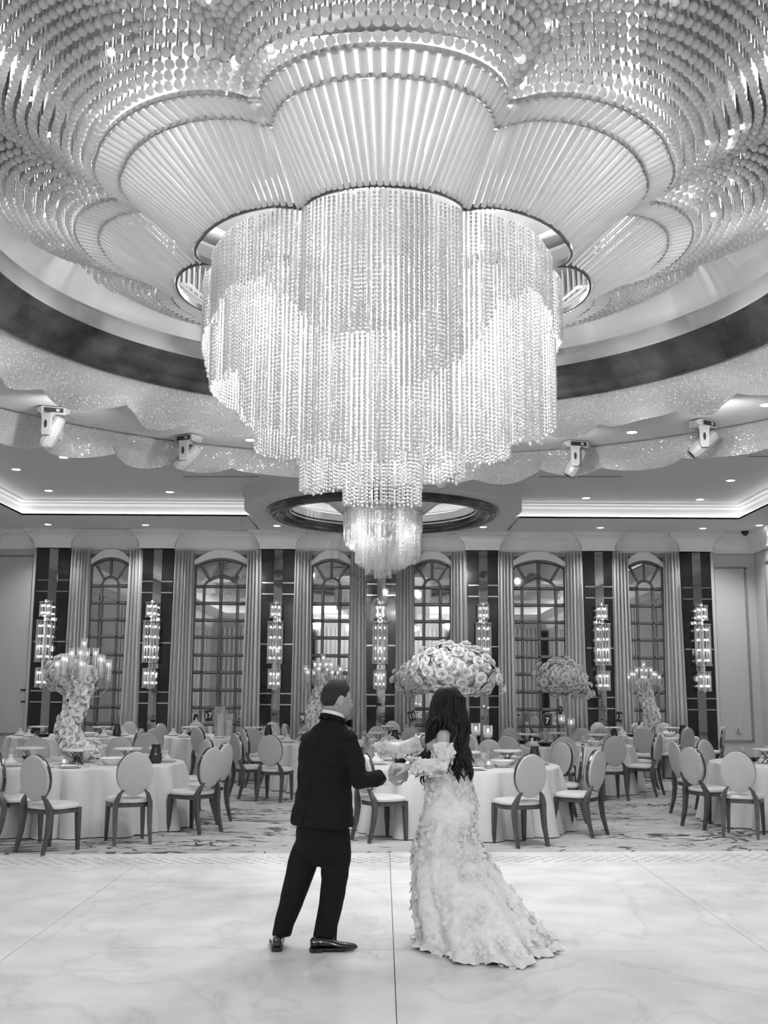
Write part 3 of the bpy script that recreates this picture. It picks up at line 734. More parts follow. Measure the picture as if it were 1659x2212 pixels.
    pts.sort(key=lambda p: (p-Vector((0, -10.4, -4.5))).length + (3 if p.y < -2.95 and abs(p.x) < 2.2 and abs((p.y+10.43)*.69+0) < 0 else 0))
    # those in the frame and nearest come first
    def inframe(p):
        q_ = Vector((p.x+CX0, p.y+CY0, p.z-EYE)); dep = q_.y*cos(PITCH)+q_.z*sin(PITCH); up = -q_.y*sin(PITCH)+q_.z*cos(PITCH)
        return up/dep < 1106/FPX and abs(q_.x/dep) < 829/FPX
    pts.sort(key=lambda p: 0 if inframe(p) else 1)
    rest = MB(); wires = MB()
    for i, p in enumerate(pts):
        if i < 300: put('crystal_ball', me, root, tuple(p))
        else: rest.join(low, Matrix.Translation(p))
        wires.tube([(p.x, p.y, p.z+.035), (p.x, p.y, 6.93)], .009, 3, False)
    rest.build('crystal_balls', M['ball'], root)['kind'] = 'stuff'
    wires.build('crystal_wires', M['wirec'], root, False)['kind'] = 'stuff'
    q = MB(); q.rings([[(x-CX0, y-CY0, z) for x, y, z in ring_pts(CX0, CY0, r, z_, 96)] for r, z_ in ((4.1, 6.93), (4.1, 6.97), (2.8, 6.97), (2.8, 6.93), (4.1, 6.93))], True, False, False); q.build('field_plate', M['refl'], root, True, R(30))
    q = MB(); rn = random.Random(2)
    for i in range(60): 
        p = pts[rn.randrange(len(pts))]; q.ball((p.x+.05, p.y, p.z+.03), .022, 6, 4)
    q.build('spot_bulbs', M['bulb'], root)['kind'] = 'stuff'
M['wirec'] = mat('crystal_wire', .38, .15, spec=1.)
M['refl'] = mat('field_plate', .16, .4)
root = thing('crystal_chandelier', 'enormous flower-shaped crystal chandelier filling the domed ceiling over the couple', 'chandelier', (CX0-.12, CY0, 0))
chandelier(root, 1.0, lambda z: z, .043, .0165, .011, .036, True, 34, (2.76, 3.44), (6.17, 6.11, 5.68), (1.95, 2.3), True)
root = thing('crystal_chandelier', 'smaller tiered crystal chandelier hanging in the round recess by the far wall', 'chandelier', (SX0, SY0, 0))
zm = lambda z: 5.33-(5.68-z)*.62
chandelier(root, .46, zm, .03, .011, .008, .028, False, 20, (1.2, 1.42), (5.60, 5.57, 5.33), (.84, .95), False)
# ------------------------------------------------------------------ crystal mesh swags
M['bead'] = mat('swag_bead', 1.0, .1, spec=1., transl=.0, coat=1.)
def swag(cx, cy, r0, r1, z0, z1, t0, t1, seed, label):
    rn = random.Random(seed); n = 640; m_ = 14; rows = []; uv = []
    ph = [rn.random()*6 for _ in range(4)]
    cus = [R(t0)]; 
    while cus[-1] < R(t1): cus.append(cus[-1]+rn.uniform(.13, .24))
    for j in range(m_+1):
        v = j/m_; row = []
        for i in range(n+1):
            th = R(t0+(t1-t0)*i/n)
            k = max(0, max(q for q in range(len(cus)) if cus[q] <= th+1e-9)); k2 = min(k+1, len(cus)-1); u = (th-cus[k])/max(1e-6, cus[k2]-cus[k])
            scal = sin(pi*min(1, max(0, u)))**.7
            amp = .06+.26*v
            fold = sin(th*17+ph[0]+v*.8)*.5+sin(th*29+ph[1]-v*1.2)*.3+(scal-.5)*.6
            r = r0+(r1-r0)*v**.8+amp*fold*(.25+.75*v)
            z = z0+(z1-z0)*v-.09*v*(scal-.4)+.03*v*sin(th*7+ph[2])
            row.append((cx+r*cos(th), cy+r*sin(th)*(OVAL if r1 < 6 and sin(th) < 0 else 1), z)); uv.append((th*(r0+r1)/2, v*(abs(z1-z0)+abs(r1-r0))))
        rows.append(row)
    q = MB(); q.rings(rows, False); q.uv = uv
    o = q.build('crystal_swag', M['mesh'], None); tag(o, label, 'curtain')
    beads = MB(); br_ = .0085
    for k in range(7000):
        j = rn.random()*m_*.999; i = rn.random()*n*.6*.999 if rn.random() < .85 else rn.random()*n*.999; j0, i0 = int(j), int(i); i1 = (i0+1)
        if noise.noise(Vector((i*.03, j*.3, seed))) < rn.uniform(-.5, .25): continue
        p = Vector(rows[j0][i0]).lerp(Vector(rows[j0][i1]), i-i0).lerp(Vector(rows[j0+1][i0]).lerp(Vector(rows[j0+1][i1]), i-i0), j-j0)
        d = Vector((cx-p.x, cy-p.y, 0)).normalized(); beads.ball(tuple(p+d*.008), br_*rn.uniform(.6, 1.2), 4, 2)
    o2 = beads.build('crystal_beads', M['bead'], o, False); o2['kind'] = 'stuff'
    MB().tube([(cx+r0*cos(R(t)), cy+r0*sin(R(t))*(OVAL if r1 < 6 and t > 180 else 1), z0-.005) for t in range(int(t0), int(t1)+1, 2)], .012, 6).build('rail', M['chrome'], o)
swag(CX0, CY0, 4.66, 5.2, 5.67, 5.33, 0, 360, 4, 'sparkling crystal mesh swag hanging right outside the dark dome ring')
swag(.2, 11.3, 7.0, 7.12, 5.69, 5.29, 0, 360, 9, 'outer sparkling crystal mesh swag behind the moving head lights')
# ------------------------------------------------------------------ moving head stage lights
def moving_head(px, py, yaw, tilt, side, l):
    p = atz(px, py, ZC); t = thing('moving_head_light', l, 'stage light', (p.x, p.y, ZC), yaw)
    S = 1.0; q = MB()   # base box with chamfered ends
    rs = []
    for x, hy, z0, z1 in ((-.23, .07, -.09, -.04), (-.17, .12, -.13, -.02), (.17, .12, -.13, -.02), (.23, .07, -.09, -.04)):
        rs.append([(x, -hy, z1), (x, hy, z1), (x, hy, z0), (x, -hy, z0)])
    q.rings(rs); q.build('base', M['plastic'], t, False)
    MB().box((0, -.122, -.07), (.27, .008, .065)).build('control_display', M['screen'], t, False)
    MB().box((.06, -.128, -.07), (.05, .006, .04)).build('display_button', M['plastic'], t, False)
    MB().box((0, 0, -.01), (.2, .1, .03)).build('clamp', M['darkm'], t, False)
    pm = Matrix.Rotation(R(78)-yaw, 4, 'Z')
    for s in (-1, 1):
        q = MB(); q.rings([[(s*.165-.03, -.07*k, z), (s*.165+.03, -.07*k, z), (s*.165+.03, .07*k, z), (s*.165-.03, .07*k, z)] for z, k in ((-.13, 1.2), (-.2, 1.0), (-.4, .95), (-.45, .7))], mtx=pm)
        arm = q.build('yoke_arm', M['plastic'], t, False)
        q = MB(); q.lathe([(.001, 0), (.06, 0), (.06, .006), (.001, .007)], 14, mtx=pm @ Matrix.Translation((s*.197, 0, -.29)) @ Matrix.Rotation(s*pi/2, 4, 'Y') @ Matrix.Diagonal((1, .35, 1, 1))); q.build('badge', M['screen'], arm, False)
    MB().box((0, 0, -.15), (.34, .14, .04), pm).build('yoke_bridge', M['plastic'], t, False)
    h = MB(); mt = pm @ Matrix.Translation((0, 0, -.37)) @ Matrix.Rotation(tilt, 4, 'X')
    rs = []
    for y, r, e in ((-.25, .075, .8), (-.22, .105, .85), (-.05, .125, .95), (.1, .13, 1.), (.2, .12, 1.), (.24, .1, .9)):
        rs.append([(r*cos(a)*1.0, y, r*sin(a)*e) for a in [2*pi*k/12+.26 for k in range(12)]])
    h.rings(rs, True, True, True, mt); hd = h.build('lamp_head', M['plastic'], t, True, R(25))
    v = MB()
    for k in range(5): v.box((.128, -.1+.022*k, 0), (.012, .008, .08), mt)
    v.build('vent_slots', M['screen'], hd, False)
    MB().lathe([(.001, 0), (.085, 0)], 16, mtx=mt @ Matrix.Translation((0, .243, 0)) @ Matrix.Rotation(-pi/2, 4, 'X')).build('lens', M['screen'], hd)
moving_head(116, 880, R(18), R(-60), 0, 'moving head stage light furthest left, its base display facing the room')
moving_head(407, 940, R(-30), R(-40), 0, 'second moving head stage light from the left, barrel tilted to the right')
moving_head(1243, 953, R(15), R(-60), 0, 'moving head stage light just right of the big chandelier tip, display facing out')
moving_head(1518, 908, R(35), R(-40), 0, 'moving head stage light furthest right with its barrel angled down')
moving_head(700, 972, R(20), R(-70), 0, 'moving head stage light mostly hidden behind the chandelier tip on the left')
moving_head(965, 985, R(-40), R(-45), 0, 'moving head stage light half hidden behind the chandelier tip on the right')
# ------------------------------------------------------------------ chairs
def make_chair(label, grp=None):
    t = thing('banquet_chair', label, 'chair', (0, 0, 0), 0, grp)
    q = MB(); rs = []          # upholstered seat, rounded square, domed
    for k, z in ((.90, .425), (1.0, .435), (1.02, .455), (.98, .475), (.8, .488), (.4, .495)):
        row = []
        for i in range(24):
            a = 2*pi*i/24; c_, s_ = cos(a), sin(a); e = 2/3.2
            row.append((.235*k*abs(c_)**e*(1 if c_ > 0 else -1)*(1+.06*s_), .22*k*abs(s_)**e*(1 if s_ > 0 else -1), z))
        rs.append(row)
    q.rings(rs); q.build('seat', M['seat'], t)
    q = MB(); rs = []
    for k, z in ((.97, .385), (.97, .425)):
        row = []
        for i in range(24):
            a = 2*pi*i/24; c_, s_ = cos(a), sin(a); e = 2/3.6
            row.append((.23*k*abs(c_)**e*(1 if c_ > 0 else -1)*(1+.06*s_), .215*k*abs(s_)**e*(1 if s_ > 0 else -1), z))
        rs.append(row)
    q.rings(rs); q.build('seat_frame', M['wood'], t, True, R(30))
    # oval back, slightly raked
    mt = Matrix.Translation((0, -.25, .745)) @ Matrix.Rotation(R(8), 4, 'X')
    a_, c_ = .195, .235
    for nm, y0, y1, m, sgn in (('backrest', -.032, .035, M['pad'], 1),):
        rs = []
        for k, y in ((.5, y0-.014), (.85, y0-.010), (.975, y0-.004), (.995, y0+.004), (.995, y0+.02), (.97, y0+.022), (.985, y1-.006), (.95, y1+.004), (.8, y1+.014), (.5, y1+.02)):
            rs.append([(a_*k*cos(2*pi*i/28), y, c_*k*sin(2*pi*i/28)) for i in range(28)])
        q = MB(); q.rings(rs, True, True, True, mt); q.build(nm, m, t)
    rs = []
    for k, y in ((.93, -.012), (.985, -.012), (1.0, -.006), (1.0, .024), (.985, .03), (.93, .03), (.93, -.012)):
        rs.append([(a_*k*cos(2*pi*i/32), y, c_*k*sin(2*pi*i/32)) for i in range(32)])
    q = MB(); q.rings(rs, True, False, False, mt); q.build('back_frame', M['gold_b'], t, True, R(50))
    def leg(path, w0):
        rs = []
        for (x, y, z, w_) in path: rs.append([(x-w_, y-w_, z), (x+w_, y-w_, z), (x+w_, y+w_, z), (x-w_, y+w_, z)])
        q = MB(); q.rings(rs); return q.build('leg', M['wood'], t, True, R(30))
    for s in (-1, 1):
        leg([(s*.19, .175, .43, .026), (s*.195, .18, .22, .022), (s*.2, .185, 0, .015)], 0)
        leg([(s*.115, -.262, .575, .012), (s*.15, -.25, .53, .02), (s*.178, -.225, .45, .027), (s*.185, -.215, .36, .026), (s*.185, -.235, .2, .022), (s*.19, -.29, 0, .016)], 0)
    return t
M['gold_b'] = mat('bronze_frame', .14, .22, metal=.85)
TAB = [(-3.72, 13.62, 1.25, 'front left table'), (.93, 13.65, 1.25, 'front middle table'), (5.55, 14.3, 1.25, 'front right table'),
       (-3.1, 21.3, 1.2, 'pillar vase table'), (-.68, 19.0, 1.2, 'table behind the groom'), (3.05, 18.75, 1.2, 'table numbered 7'),
       (5.3, 22.55, 1.15, 'back right table'), (-5.95, 21.0, 1.2, 'back left table'), (.75, 22.5, 1.15, 'back middle table')]
CH = [  # pixel x, y of the mid back foot, yaw (deg, + turns left), label
 (62, 1845, -28, 'banquet chair nearest the left edge, back fully towards us at the front left table'),
 (286, 1826, 24, 'banquet chair with its oval back to us at the right front of the front left table'),
 (455, 1800, 58, 'banquet chair seen side-on at the right side of the front left table, nearer of two'),
 (484, 1778, 72, 'banquet chair seen side-on directly behind another at the right side of the front left table'),
 (-22, 1822, -55, 'banquet chair cut by the left frame edge at the front left table'),
 (778, 1818, -58, 'banquet chair just right of the groom with its seat towards the bride'),
 (786, 1775, -75, 'banquet chair half hidden by the groom arm at the front middle table'),
 (1152, 1831, 26, 'banquet chair with full oval back, nearest on the right of the bride'),
 (1278, 1806, 52, 'banquet chair seen side-on right of the front middle table, nearer of two'),
 (1258, 1776, 82, 'pale-backed banquet chair tucked behind the side-on chair right of the front middle table'),
 (1600, 1812, -26, 'banquet chair at the front right table with its oval back to us'),
 (1497, 1788, -62, 'banquet chair seen side-on left of the front right table, nearer of two'),
 (1492, 1762, -80, 'banquet chair behind the nearer side-on chair at the front right table'),
 (424, 1690, -45, 'banquet chair with dark oval back left of the table with the white pillar vases'),
 (536, 1690, 0, 'banquet chair with back straight to us in front of the table with the white pillar vases'),
 (504, 1724, -58, 'banquet chair turned side-on left of the table behind the groom, nearer of two'),
 (522, 1700, -66, 'banquet chair turned side-on left of the table behind the groom, farther of two'),
 (579, 1733, -15, 'banquet chair with its oval back to us left of the groom at the second row table'),
 (1222, 1735, -6, 'banquet chair with dark oval back at the left front of the table numbered 7'),
 (1332, 1731, 8, 'banquet chair with full oval back at the right front of the table numbered 7'),
 (1405, 1718, 58, 'banquet chair seen side-on right of the table numbered 7, nearer of two'),
 (1397, 1704, 80, 'banquet chair behind the side-on chair right of the table numbered 7'),
 (1098, 1733, -20, 'banquet chair with dark back at the left of the table numbered 7, beside the bride hair'),
 (1393, 1688, -12, 'banquet chair with dark back in front of the back right table'),
 (1487, 1684, 35, 'banquet chair with dark back at the right front of the back right table'),
 (1518, 1674, 70, 'banquet chair seen side-on furthest right at the back right table'),
 (1302, 1686, -25, 'banquet chair with dark back at the left front of the back right table'),
 (887, 1690, 0, 'banquet chair with dark round back left of the bride, at the back middle table'),
 (838, 1732, 15, 'banquet chair with grey back between groom and bride at the second row table'),
 (330, 1698, 40, 'banquet chair with dark back right of the back left table, nearest of the cluster'),
 (344, 1672, 62, 'banquet chair turned side-on in the cluster right of the back left table'),
 (312, 1722, 20, 'banquet chair lowest left in the cluster right of the back left table'),
 (300, 1700, 85, 'banquet chair seen edge-on behind the dark jug of the back left table'),
 (612, 1672, -70, 'banquet chair turned side-on by the third pilaster, nearer of two'),
]
CHW = [  # world x, y (mid back foot), yaw, label : chairs behind tables facing us
 (-4.85, 15.35, 195, 'banquet chair facing us behind the front left table, at its left'),
 (-3.7, 15.55, 178, 'banquet chair facing us behind the front left table, hidden by the flower base'),
 (-2.38, 15.05, 130, 'pale banquet chair facing us behind the dark jug of the front left table'),
 (-5.6, 13.9, 245, 'banquet chair outside the left frame edge at the front left table'),
 (.15, 15.3, 190, 'banquet chair facing us behind the front middle table, left of the bride'),
 (1.5, 15.4, 170, 'banquet chair facing us behind the front middle table, right of the bride'),
 (2.45, 14.85, 128, 'pale banquet chair facing us at the back right of the front middle table'),
 (4.75, 15.6, 215, 'banquet chair facing us with a pale napkin at the back left of the front right table'),
 (-6.6, 22.7, 190, 'banquet chair facing us behind the back left table, left one'),
 (-5.25, 22.75, 172, 'banquet chair facing us behind the back left table, right one'),
 (-3.9, 22.9, 190, 'banquet chair facing us behind the table with the white pillar vases, left one'),
 (-2.3, 22.9, 165, 'banquet chair facing us behind the table with the white pillar vases, right one'),
 (-1.45, 20.75, 200, 'banquet chair facing us behind the table left of the groom'),
 (-.1, 20.7, 165, 'banquet chair facing us behind the second row table, right of the groom'),
 (2.35, 20.4, 190, 'banquet chair facing us behind the table numbered 7, left one'),
 (3.7, 20.35, 170, 'banquet chair facing us behind the table numbered 7, right one'),
 (4.75, 24.2, 185, 'banquet chair facing us behind the back right table, left one'),
 (6.2, 24.15, 170, 'banquet chair facing us behind the back right table, right one'),
 (.2, 24.3, 185, 'banquet chair facing us behind the back middle table'),
 (1.5, 24.1, 165, 'banquet chair facing us behind the back middle table, by the candle glasses'),
]
proto = None
def place_chair(x, y, yaw, l):
    global proto
    l = l.replace('banquet chair', 'chair')
    # origin sits .29 ahead of the back feet; keep the seat clear of the hanging linen
    a = R(yaw); ox, oy = x-sin(a)*.29, y+cos(a)*.29
    tx, ty, tr, _ = min(TAB, key=lambda t: (t[0]-ox)**2+(t[1]-oy)**2-t[2]**2)
    d = sqrt((ox-tx)**2+(oy-ty)**2); need = tr+.26
    if d < need: k = min(need-d, .45); ox += (ox-tx)/d*k; oy += (oy-ty)/d*k
    if proto is None:
        proto = make_chair(l, 'oval-backed banquet chairs round the tables'); proto.location = (ox, oy, CZ); proto.rotation_euler = (0, 0, a)
    else: dup(proto, (ox, oy, CZ), a, l)
CZ = .012
for px, py, yaw, l in CH:
    p = atz(px, py, CZ); place_chair(p.x, p.y, yaw, l)
for x, y, yaw, l in CHW: place_chair(x, y, yaw, l)
# ------------------------------------------------------------------ tables and cloths
ZT = .775
for i, (x, y, r, l) in enumerate(TAB):
    t = thing('banquet_table', 'round banquet table under linen, '+l, 'table', (x, y, CZ), 0, 'round banquet tables')
    MB().lathe([(.001, ZT-.03), (r-.02, ZT-.03), (r-.02, ZT-.055), (.001, ZT-.055)], 40).build('tabletop', M['board'], t, True, R(30))
    for k in range(4):
        a = k*pi/2+.6; MB().tube([(.55*cos(a), .55*sin(a), ZT-.06), (.6*cos(a), .6*sin(a), 0)], .02, 8).build('leg', M['darkm'], t)
    q = MB(); n = 260; rn = random.Random(i); rs = []; ph = rn.random()*6
    def fold(a):
        v1 = abs(sin(a*7+ph+.7*sin(a*3)))**.55; v2 = abs(sin(a*11+ph*2+1.2*sin(a*2)))**.55
        return 1.5*v1*v2-.9
    for rr, z, am in ((.02, ZT-.024, 0), (r*.6, ZT-.024, 0), (r-.015, ZT-.024, 0), (r+.0, ZT-.03, 0), (r+.006, ZT-.05, .01), (r+.02, ZT-.12, .04), (r+.04, ZT-.25, .07), (r+.07, .36, .10), (r+.1, .18, .12), (r+.13, .012, .14)):
        rs.append([((rr+am*fold(2*pi*k/n))*cos(2*pi*k/n), (rr+am*fold(2*pi*k/n))*sin(2*pi*k/n), z-CZ) for k in range(n)])
    q.rings(rs, True, True, False)
    o = q.build('tablecloth', M['cloth'], None, True, R(60), (x, y, CZ+.01)); tag(o, 'floor-length pale linen tablecloth on the '+l, 'tablecloth', 'pale tablecloths')
# ------------------------------------------------------------------ tableware
ZTB = ZT-.004
def revolve_thing(name, prof, m, n=20):
    q = MB(); q.lathe(prof, n); return q.mesh(name, m, True, R(40))
me_plate = revolve_thing('rim', [(.001, .0), (.09, .0), (.135, .012), (.138, .016), (.13, .017), (.09, .006), (.001, .005)], M['ceramic'], 28)
me_plate2 = revolve_thing('salad_plate', [(.001, .016), (.07, .016), (.105, .026), (.1, .03), (.07, .02), (.001, .02)], M['ceramic'], 24)
me_foot = revolve_thing('stem', [(.001, .003), (.035, .0), (.034, .004), (.006, .01), (.005, .07), (.01, .08)], M['glassy'] if 'glassy' in M else M['tube'], 14)
me_bowlg = revolve_thing('glass_bowl', [(.008, .078), (.03, .09), (.042, .12), (.042, .15), (.035, .185), (.033, .185), (.04, .15), (.039, .12), (.028, .094), (.001, .085)], M['tube'], 16)
me_wbowl = revolve_thing('bowl_body', [(.001, .0), (.06, .0), (.065, .01), (.12, .06), (.145, .085), (.14, .087), (.11, .06), (.05, .02), (.001, .018)], M['ceramic'], 28)
me_bbowl = revolve_thing('bowl_body', [(.001, .0), (.07, .0), (.09, .01), (.125, .055), (.12, .06), (.115, .055), (.08, .02), (.001, .015)], M['black'], 28)
q = MB(); rn = random.Random(8)
for k in range(16): q.ball((rn.uniform(-.07, .07), rn.uniform(-.07, .07), .035+rn.random()*.02), rn.uniform(.015, .03), 6, 4)
me_food = q.mesh('salad', M['food'])
me_board = revolve_thing('board', [(.001, .16), (.17, .16), (.175, .165), (.175, .178), (.17, .183), (.001, .183)], M['board'], 36)
q = MB()
for k in range(6):
    a = k*pi/3; q.tube([(.08*cos(a), .08*sin(a), 0), (.09*cos(a+2.4), .09*sin(a+2.4), .16)], .0045, 5)
me_wire = q.mesh('wire_stand', M['wire'])
q = MB()
for dx in (-.19, -.21): q.tube([(dx, -.1, .006), (dx, .02, .006)], .004, 4); q.box((dx, .06, .006), (.016, .05, .004))
me_fork = q.mesh('cutlery', M['chrome'])
q = MB(); q.rings([[(.09*cos(a)*k, .06*sin(a)*k, z) for a in [2*pi*j/10 for j in range(10)]] for k, z in ((1, .022), (.9, .04), (.6, .06), (.25, .1), (.4, .13))]); me_nap = q.mesh('napkin', M['cloth'])
me_jug = revolve_thing('jug_body', [(.001, .0), (.06, .0), (.075, .02), (.08, .07), (.06, .16), (.05, .2), (.056, .225), (.05, .225), (.044, .2), (.001, .19)], M['drink'], 20)
q = MB(); q.tube([(.07, 0, .06), (.115, 0, .09), (.12, 0, .15), (.09, 0, .2), (.05, 0, .205)], .008, 6); me_han = q.mesh('handle', M['tube'])
DIRS = ['at the far side', 'at the far left', 'at the left', 'at the near left', 'nearest us', 'at the near right', 'at the right', 'at the far right']
def item(name, label, cat, loc, rz, parts, group):
    t = thing(name, label, cat, loc, rz, group)
    for nm, me in parts: put(nm, me, t)
    return t
for i, (x, y, r, l) in enumerate(TAB):
    rn = random.Random(40+i); off = .2+rn.random()*.3
    z0 = ZTB-.01+.0
    z0 = ZT-.024+.01
    for k in range(8):
        a = pi/2+2*pi*k/8+off*.4; rp = r-.24
        lx, ly = rp*cos(a), rp*sin(a)
        item('dinner_plate', 'white plate stack on the %s, %s' % (l, DIRS[k]), 'plate', (x+lx, y+ly, z0), a+pi/2, (('rim', me_plate), ('salad_plate', me_plate2)), 'place settings of white plates')
        if k % 2 == 0 or i < 3:
            item('cutlery_set', 'silver knife and fork on the %s, %s' % (l, DIRS[k]), 'cutlery', (x+lx, y+ly, z0), a+pi/2, (('cutlery', me_fork),), 'silver cutlery at the place settings')
        if k % 3 != 1:
            t = item('folded_napkin', 'pale folded napkin on the plate of the %s, %s' % (l, DIRS[k]), 'napkin', (x+lx, y+ly, z0+.01), a, (('napkin', me_nap),), 'folded napkins')
        if k % 2 == 0 or rn.random() < .5:
            gx, gy = (r-.42)*cos(a+.19), (r-.42)*sin(a+.19)
            item('wine_glass', 'stemmed glass on the %s, %s' % (l, DIRS[k]), 'glass', (x+gx, y+gy, z0), 0, (('stem', me_foot), ('glass_bowl', me_bowlg)), 'stemmed glasses on the tables')
    hd = ['left of the centrepiece', 'right of the centrepiece', 'in front of the centrepiece', 'behind the centrepiece']
    for k, a in enumerate((pi+.25, -.25, -pi/2+.15, pi/2)):
        if k == 3 and i not in (0, 1, 5): continue
        if k == 2 and i > 2: continue
        rr_ = .62 if k < 2 else .5
        item('serving_stand', 'round serving board on wire stand, %s, %s' % (l, hd[k]), 'stand', (x+rr_*cos(a), y+rr_*sin(a), z0), k, (('board', me_board), ('wire_stand', me_wire)), 'serving boards on wire stands')
    for k, a in enumerate((-pi/2-.55, -pi/2+.75, pi-.3, .35)):
        rr_ = r*.58
        if k % 2 == 0: item('black_bowl', 'black bowl of salad on the %s, %s' % (l, ('near left', '', 'far left')[k]), 'bowl', (x+rr_*cos(a), y+rr_*sin(a), z0), 0, (('bowl_body', me_bbowl), ('salad', me_food)), 'black salad bowls')
        else: item('white_bowl', 'white serving bowl on the %s, %s' % (l, ('', 'near right', '', 'far right')[k]), 'bowl', (x+rr_*cos(a), y+rr_*sin(a), z0), 0, (('bowl_body', me_wbowl), ('salad', me_food)), 'white serving bowls')
    a = -.45
    item('drink_jug', 'jug of dark drink at the right of the '+l, 'jug', (x+(r-.3)*cos(a+.3), y+(r-.3)*sin(a+.3), z0), .3, (('jug_body', me_jug), ('handle', me_han)), 'jugs of dark drink')
# ------------------------------------------------------------------ flowers and candles
def rose_mesh(seed):
    rn = random.Random(seed); q = MB(); q.ball((0, 0, .022), .016, 6, 4, (1, 1, 1.3))
    for ring, (n, r, op, h) in enumerate(((3, .02, .1, .045), (4, .036, .3, .044), (5, .052, .6, .038), (6, .062, 1.1, .03))):
        for k in range(n):
            a0 = 2*pi*(k+rn.random()*.3)/n+ring; wd = 2*pi/n*.66; rs = []
            for j, t in enumerate((0, .5, 1.)):
                row = []
                for i in range(4):
                    u = (i/3-.5)*2; a = a0+u*wd*(.55+.45*sin(pi*(.25+t*.5)))
                    rr = .008+r*(t**.7)*(1+.12*(1-u*u)); z = h*(t-.1)+(.012 if t == 1 else 0)*(-op)*1.0+.01*(1-u*u)*t
                    row.append((rr*cos(a), rr*sin(a), z-.02*op*t*t))
                rs.append(row)
            q.rings(rs, False)
    return q.mesh('rose', M['rose'])
ROSES = [rose_mesh(k) for k in range(4)]
def put_rose(par, p, nrm, s, rn):
    m = Vector(nrm).to_track_quat('Z', 'Y').to_euler()
    o = put('rose', ROSES[rn.randrange(4)], par, tuple(p), None, s); q_ = Vector(nrm).to_track_quat('Z', 'Y')
    from mathutils import Quaternion
    o.rotation_euler = (q_ @ Quaternion((0, 0, 1), rn.random()*6)).to_euler(); return o
def cloud(par, c, sc, n, rn, s=1.15, droop=0.):
    for k in range(n):
        z = 1-2*(k+.5)/n; r = sqrt(1-z*z); a = k*2.399963; d = Vector((r*cos(a), r*sin(a), z))
        w_ = 1+.16*sin(a*3.1+k)+.1*rn.uniform(-1, 1)
        p = Vector((d.x*sc[0]*w_, d.y*sc[1]*w_, d.z*sc[2]*w_))
        p.z -= droop*max(0, p.x/sc[0])**2*sc[2]*1.6
        put_rose(par, Vector(c)+p, Vector((d.x/sc[0], d.y/sc[1], d.z/sc[2])), s*rn.uniform(.85, 1.2), rn)
    q = MB(); q.ball(c, 1, 14, 9, (sc[0]*.86, sc[1]*.86, sc[2]*.8))
    if droop: q.v = [(x, y, z-droop*max(0, (x-c[0])/sc[0])**2*sc[2]*1.6) for x, y, z in q.v]
    q.build('flower_core', M['rose'], par)
def floral(x, y, zc, sc, n, label, droop, seed):
    rn = random.Random(seed); t = thing('flower_centrepiece', label, 'flowers', (x, y, ZT-.012), 0, 'tall rose centrepieces'); zc -= ZT-.012
    zb = zc-sc[2]*.75
    q = MB(); q.lathe([(.001, .0), (.1, .0), (.1, .008), (.03, .02), (.022, .06), (.02, zb*.45), (.03, zb*.75), (.065, zb+.03), (.06, zb+.03), (.025, zb*.75), (.012, zb*.45), (.001, .07)], 18)
    q.build('trumpet_vase', M['tube'], t)
    cloud(t, (0, 0, zc), sc, int(n*1.45), rn, .92, droop); return t
def fl(px, py, Y, w_, h, n, label, droop, seed):
    p = at(px, py, Y); return floral(p.x, Y, p.z, (w_/2, w_/2*.85, h/2), n, label, droop, seed)
fl(985, 1443, 13.7, .98, .56, 130, 'largest white rose centrepiece, rising above the bride from the table behind her', .25, 1)
fl(1218, 1462, 18.8, .86, .58, 96, 'white rose centrepiece on tall vase beside the black number 7 card', .5, 2)
fl(893, 1468, 22.3, .74, .56, 80, 'small greyer rose centrepiece left of the largest one, on the back middle table', .1, 3)
fl(148, 1455, 21.0, .82, .70, 90, 'rose centrepiece behind the left candelabra, on the back left table', .35, 4)
